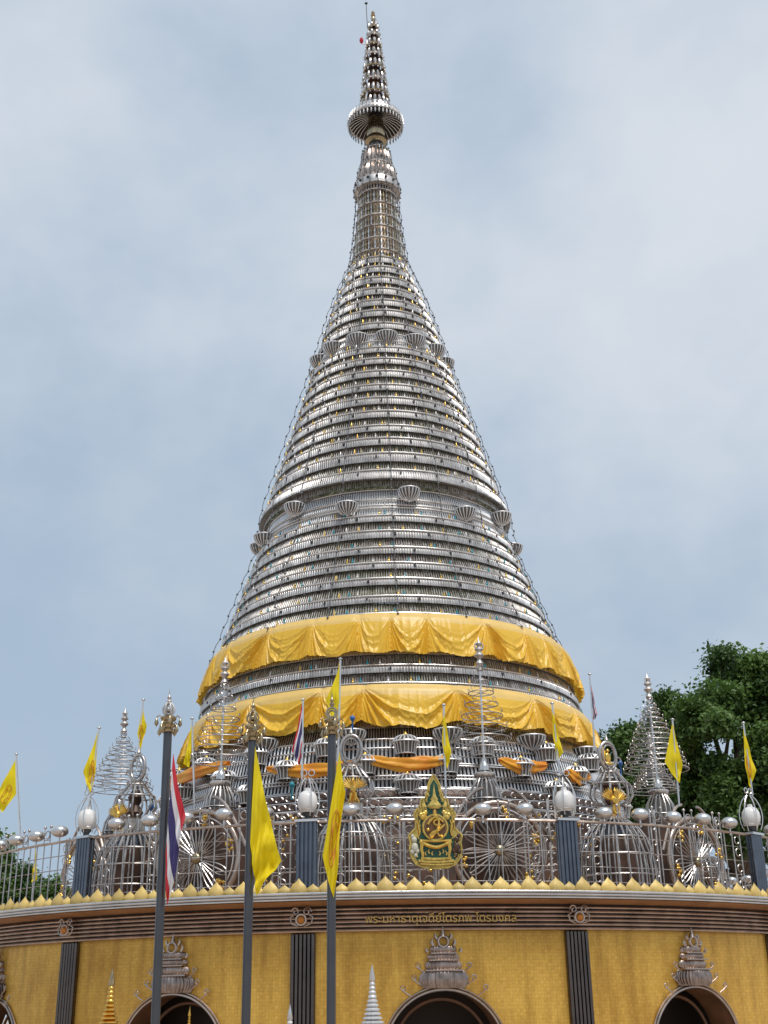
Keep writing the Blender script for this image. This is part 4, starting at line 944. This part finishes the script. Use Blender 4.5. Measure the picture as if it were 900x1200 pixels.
def flagpole(xt, yt, xb, Y, label, var, lean=0.0):
    top = at_y(xt, yt, Y); bot = at_y(xb, 1200, Y); bx = bot[0]+(bot[0]-top[0])*bot[2]/(top[2]-bot[2])
    o = empty('flagpole', (bx, Y, 0)); tag(o, label, 'flagpole', 'flagpoles in the foreground')
    zt_ = at_y(xt, yt+54, Y)[2]; dx = (top[0]-bx)/top[2]
    b = MB(); b.tube([(0, 0, 0), (0, 0, zt_)], .050, 20); b.build('shaft', 'pole', o, local=True)
    b = MB(); b.lathe([(.16, 0), (.16, .04), (.09, .10), (.066, .13)], 20); b.build('base_flange', 'pole', o, local=True)
    pole_finial(o, zt_, (top[2]-zt_)/.84, var)
    o.rotation_euler = (0, math.atan(dx), 0)
    return o
YP = 14.0
flagpole(199, 805, 182, YP, 'leftmost dark foreground flagpole with a bell-hung finial, flag in national colours', 0)
flagpole(297, 815, 288, YP, 'middle dark foreground flagpole with bronze bell-hung finial and plain yellow flag', 1)
flagpole(389, 808, 388, YP, 'right dark foreground flagpole with ring-shaped finial and emblazoned yellow flag', 2)
A = lambda x, y: at_y(x, y, YP-.10)
flag('large red white and navy striped flag on leftmost foreground pole', A(203, 882), A(194, 1002), A(218, 956), A(195, 1068), NAT, 1.4, .035, 1)
flag('large plain yellow flag on the middle foreground pole', A(299, 874), A(293, 985), A(329, 1008), A(301, 1050), ('flag_yellow',), 2.4, .07, 2)
flag('large yellow flag printed with an emblem on right foreground pole', A(398, 880), A(378, 1003), A(405, 928), A(391, 1052), ('flag_yellow',), 1.7, .05, 3, True)
# small flags on thin poles along the terrace
def small_flag(label, top, base_, R, corners, mats=('flag_yellow',), emblem=False, seed=0, ball=False):
    T, B = at_r(*top, R), None
    y = T[1]; B = at_y(*base_, y)
    o = empty('flag_staff', B); tag(o, 'thin steel staff of the '+label, 'flag staff', 'thin flag staffs on the terrace')
    b = MB(); b.tube([B, T], .018, 6); b.ball(T, .04, 8, 6, (1, 1, .6)); b.build('staff', 'steel', o)
    q = [at_y(x, yy, y-.01) for x, yy in corners]
    flag(label, *q, mats, 1.3, .028, seed, emblem, group='small flags along the terrace')
small_flag('yellow emblem flag at the far left edge', (19, 884), (24, 985), RF, [(18, 890), (19, 930), (-8, 935), (2, 952)], emblem=True, seed=1)
small_flag('yellow flag over the globe lamp near the left, blowing inward', (116, 853), (104, 945), RF, [(115, 856), (112, 905), (97, 905), (106, 930)], emblem=True, seed=2)
small_flag('yellow emblem flag behind the oval wreath at left', (168, 820), (160, 900), 9.0, [(167, 828), (161, 860), (172, 850), (165, 880)], emblem=True, seed=3)
small_flag('narrow yellow flag before the lower cloth at left', (225, 842), (229, 985), 9.4, [(225, 846), (224, 880), (215, 895), (222, 900)], seed=4)
small_flag('small striped national flag between second and third foreground poles', (355, 820), (354, 912), RF, [(354, 824), (355, 866), (342, 880), (350, 897)], NAT, seed=5)
small_flag('yellow pennant flag rising behind the third foreground pole', (399, 772), (396, 900), 9.6, [(399, 776), (398, 822), (382, 820), (391, 846)], seed=6)
small_flag('narrow yellow flag hanging just left of the centre wire cone', (520, 826), (523, 960), 10.0, [(520, 830), (518, 868), (529, 882), (524, 902)], seed=7)
small_flag('narrow yellow flag over the globe lamp right of the emblem', (647, 824), (656, 908), RF, [(647, 828), (648, 862), (660, 882), (653, 890)], seed=8)
small_flag('small striped national flag at the right flank of the cone', (691, 790), (697, 880), 9.0, [(691, 794), (694, 826), (700, 838), (696, 844)], NAT, seed=9)
small_flag('yellow flag right of the large wire cone, before the tree', (788, 843), (796, 945), 9.6, [(788, 846), (779, 893), (800, 896), (796, 918)], seed=10)
small_flag('yellow emblem flag at the right edge, before the tree', (871, 847), (882, 932), RF, [(871, 852), (873, 896), (886, 903), (879, 924)], emblem=True, seed=11)
small_flag('yellow flag seen through railing bars at far left', (42, 985), (37, 1060), RF-1.6, [(42, 990), (38, 1022), (44, 1030), (37, 1034)], seed=12)

# ------------------------------------------------------------------ small stupas in front of the doorways
def small_stupa(x, ytop, Y, label, m, tip, s=1.0):
    q = at_y(x, ytop, Y); H = q[2]; o = empty('small_stupa', (q[0], Y, 0)); tag(o, label, 'stupa', 'small stupas before the base')
    b = MB(); b.lathe([(.0, H), (.012*s, H-.06*s), (.045*s, H-.20*s), (.028*s, H-.23*s)], 12); b.build('tip', tip, o, local=True)
    b = MB(); z = H-.23*s; pr = []
    r0 = .030*s
    for k in range(14):
        r1 = r0*(1.0+.02*k); pr += [(r1*.8, z), (r1*1.25, z-.018*s), (r1*1.25, z-.035*s), (r1*.8, z-.05*s)]; z -= .052*s; r0 += .003*s+.0011*k*s
    pr += [(r0*1.2, z), (r0*1.6, z-.15), (r0*1.9, z-.35), (r0*2.3, z-.5), (r0*2.3, 0)]
    b.lathe(pr, 24, rib=12, ribamp=.05); b.build('spire_body', m, o, local=True)
small_stupa(132, 1134, 17.0, 'small golden stupa spire before the left wall bay', 'gold', 'bronze', 1.0)
small_stupa(436, 1129, 17.0, 'small white silvery stupa spire left of the centre doorway', 'picket', 'steel', 1.0)
small_stupa(340, 1176, 17.0, 'pale stupa tip just showing before the second pilaster', 'white', 'steel', .9)
small_stupa(223, 1178, 22.2, 'slim gilded stupa tip inside the left doorway', 'gold', 'gold', .8)

# ------------------------------------------------------------------ trees
def tree(label, base_xy, blobs, nleaf, leaf, seed, trunk_r=.4):
    r = np.random.default_rng(seed); bx, by = base_xy
    o = empty('broadleaf_tree', (bx, by, 0)); tag(o, label, 'tree', 'trees behind the terrace')
    cen = np.array([b_[:3] for b_ in blobs]); rad = np.array([b_[3] for b_ in blobs])
    top = cen[:, 2].max(); fork = max(2.0, cen[:, 2].min()-rad.max()*.6)
    w = MB(); w.tube([(bx, by, 0), (bx+.15, by, fork*.5), (bx, by, fork)], [trunk_r*1.3, trunk_r, trunk_r*.8], 10)
    w.build('trunk', 'bark', o)
    w = MB()
    for c, q in zip(cen, rad):
        m = (np.array([bx, by, fork])+c)/2+r.normal(0, .4, 3); w.tube([(bx, by, fork-.2), m, c], [trunk_r*.5, trunk_r*.28, .05], 6)
    w.build('limbs', 'bark', o)
    # every blob breaks up into boughs; every bough carries twig clumps on its outer, upper side
    nb_ = 9; bb = np.repeat(np.arange(len(rad)), nb_); d1 = r.normal(0, 1, (len(bb), 3))+np.array([0, 0, .25]); d1 /= np.linalg.norm(d1, axis=1, keepdims=True)
    bc = cen[bb]+d1*(rad[bb]*r.uniform(.45, 1.0, len(bb)))[:, None]; br_ = rad[bb]*r.uniform(.22, .46, len(bb)); btint = np.clip(.40+r.normal(0, .22, len(bb)), .05, .95)
    ncl = int(nleaf/60); bi = r.choice(len(bb), ncl, p=br_**2/np.sum(br_**2)); d = r.normal(0, 1, (ncl, 3))+np.array([0, 0, .45])+.5*d1[bi]; d /= np.linalg.norm(d, axis=1, keepdims=True)
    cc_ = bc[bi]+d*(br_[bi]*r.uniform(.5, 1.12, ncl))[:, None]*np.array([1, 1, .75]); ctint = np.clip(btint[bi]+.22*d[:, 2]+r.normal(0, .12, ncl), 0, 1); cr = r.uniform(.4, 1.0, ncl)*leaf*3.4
    li = np.repeat(np.arange(ncl), 60); nl = len(li); lp = cc_[li]+r.normal(0, .48, (nl, 3))*cr[li][:, None]*np.array([1, 1, .7])
    nrm = d[li]*.6+r.normal(0, .7, (nl, 3))+np.array([0, 0, .5]); nrm /= np.linalg.norm(nrm, axis=1, keepdims=True)
    a_ = np.cross(nrm, r.normal(0, 1, (nl, 3))); a_ /= np.linalg.norm(a_, axis=1, keepdims=True); b_ = np.cross(nrm, a_)
    ls = leaf*r.uniform(.6, 1.25, nl)[:, None]
    V = np.stack([lp-a_*ls*.5, lp+b_*ls*.28+nrm*ls*.06, lp+a_*ls*.5, lp-b_*ls*.28+nrm*ls*.06], 1).reshape(-1, 3)
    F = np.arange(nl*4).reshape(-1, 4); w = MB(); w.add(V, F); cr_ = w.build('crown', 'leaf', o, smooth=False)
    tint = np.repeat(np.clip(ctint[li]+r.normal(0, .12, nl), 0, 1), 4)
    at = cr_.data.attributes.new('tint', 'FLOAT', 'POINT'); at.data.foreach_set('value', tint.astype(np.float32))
def blob(px, py, Y, rpx): q = at_y(px, py, Y); return (*q, rpx*Y*1.03/FPX)
TY = 46.0
bl = [blob(858, 800, TY, 36), blob(885, 800, TY, 30), blob(912, 808, TY, 36), blob(825, 825, TY-1, 38), blob(890, 820, TY, 42), blob(800, 845, TY, 34), blob(855, 855, TY-2, 50), blob(915, 870, TY, 55), blob(815, 890, TY-1, 45), blob(870, 910, TY-2, 52),
      blob(930, 930, TY, 60), blob(800, 935, TY, 42), blob(845, 960, TY-1, 50), blob(900, 975, TY-2, 50), blob(790, 975, TY, 35), blob(960, 840, TY, 60), blob(985, 920, TY, 60), blob(770, 880, TY+2, 30)]
q = at_y(865, 1000, TY); tree('large dense dark green tree behind the terrace at the right', (q[0], TY), bl, 150000, .20, 21, .45)
TY2 = 52.0
bl = [blob(735, 872, TY2, 24), blob(752, 885, TY2, 26), blob(728, 905, TY2, 22), blob(760, 915, TY2, 32), blob(738, 940, TY2, 34), blob(768, 955, TY2, 34), blob(745, 980, TY2, 34)]
q = at_y(748, 1000, TY2); tree('lower green tree left of the large one, beside the wire cones', (q[0], TY2), bl, 36000, .20, 22, .3)
TY3 = 44.0
bl = [blob(8, 1025, TY3, 24), blob(-20, 1010, TY3, 30), blob(22, 1040, TY3, 20), blob(0, 1060, TY3, 34), blob(-40, 1040, TY3, 40)]
q = at_y(0, 1100, TY3); tree('leafy tree seen through railing at the far left edge', (q[0], TY3), bl, 22000, .18, 23, .2)
bl = [blob(60, 1046, TY3+3, 14), blob(45, 1054, TY3+3, 18), blob(72, 1060, TY3+3, 14), blob(55, 1072, TY3+3, 24)]
q = at_y(56, 1100, TY3+3); tree('low bush-like tree behind railing beside the left post', (q[0], TY3+3), bl, 12000, .17, 24, .15)
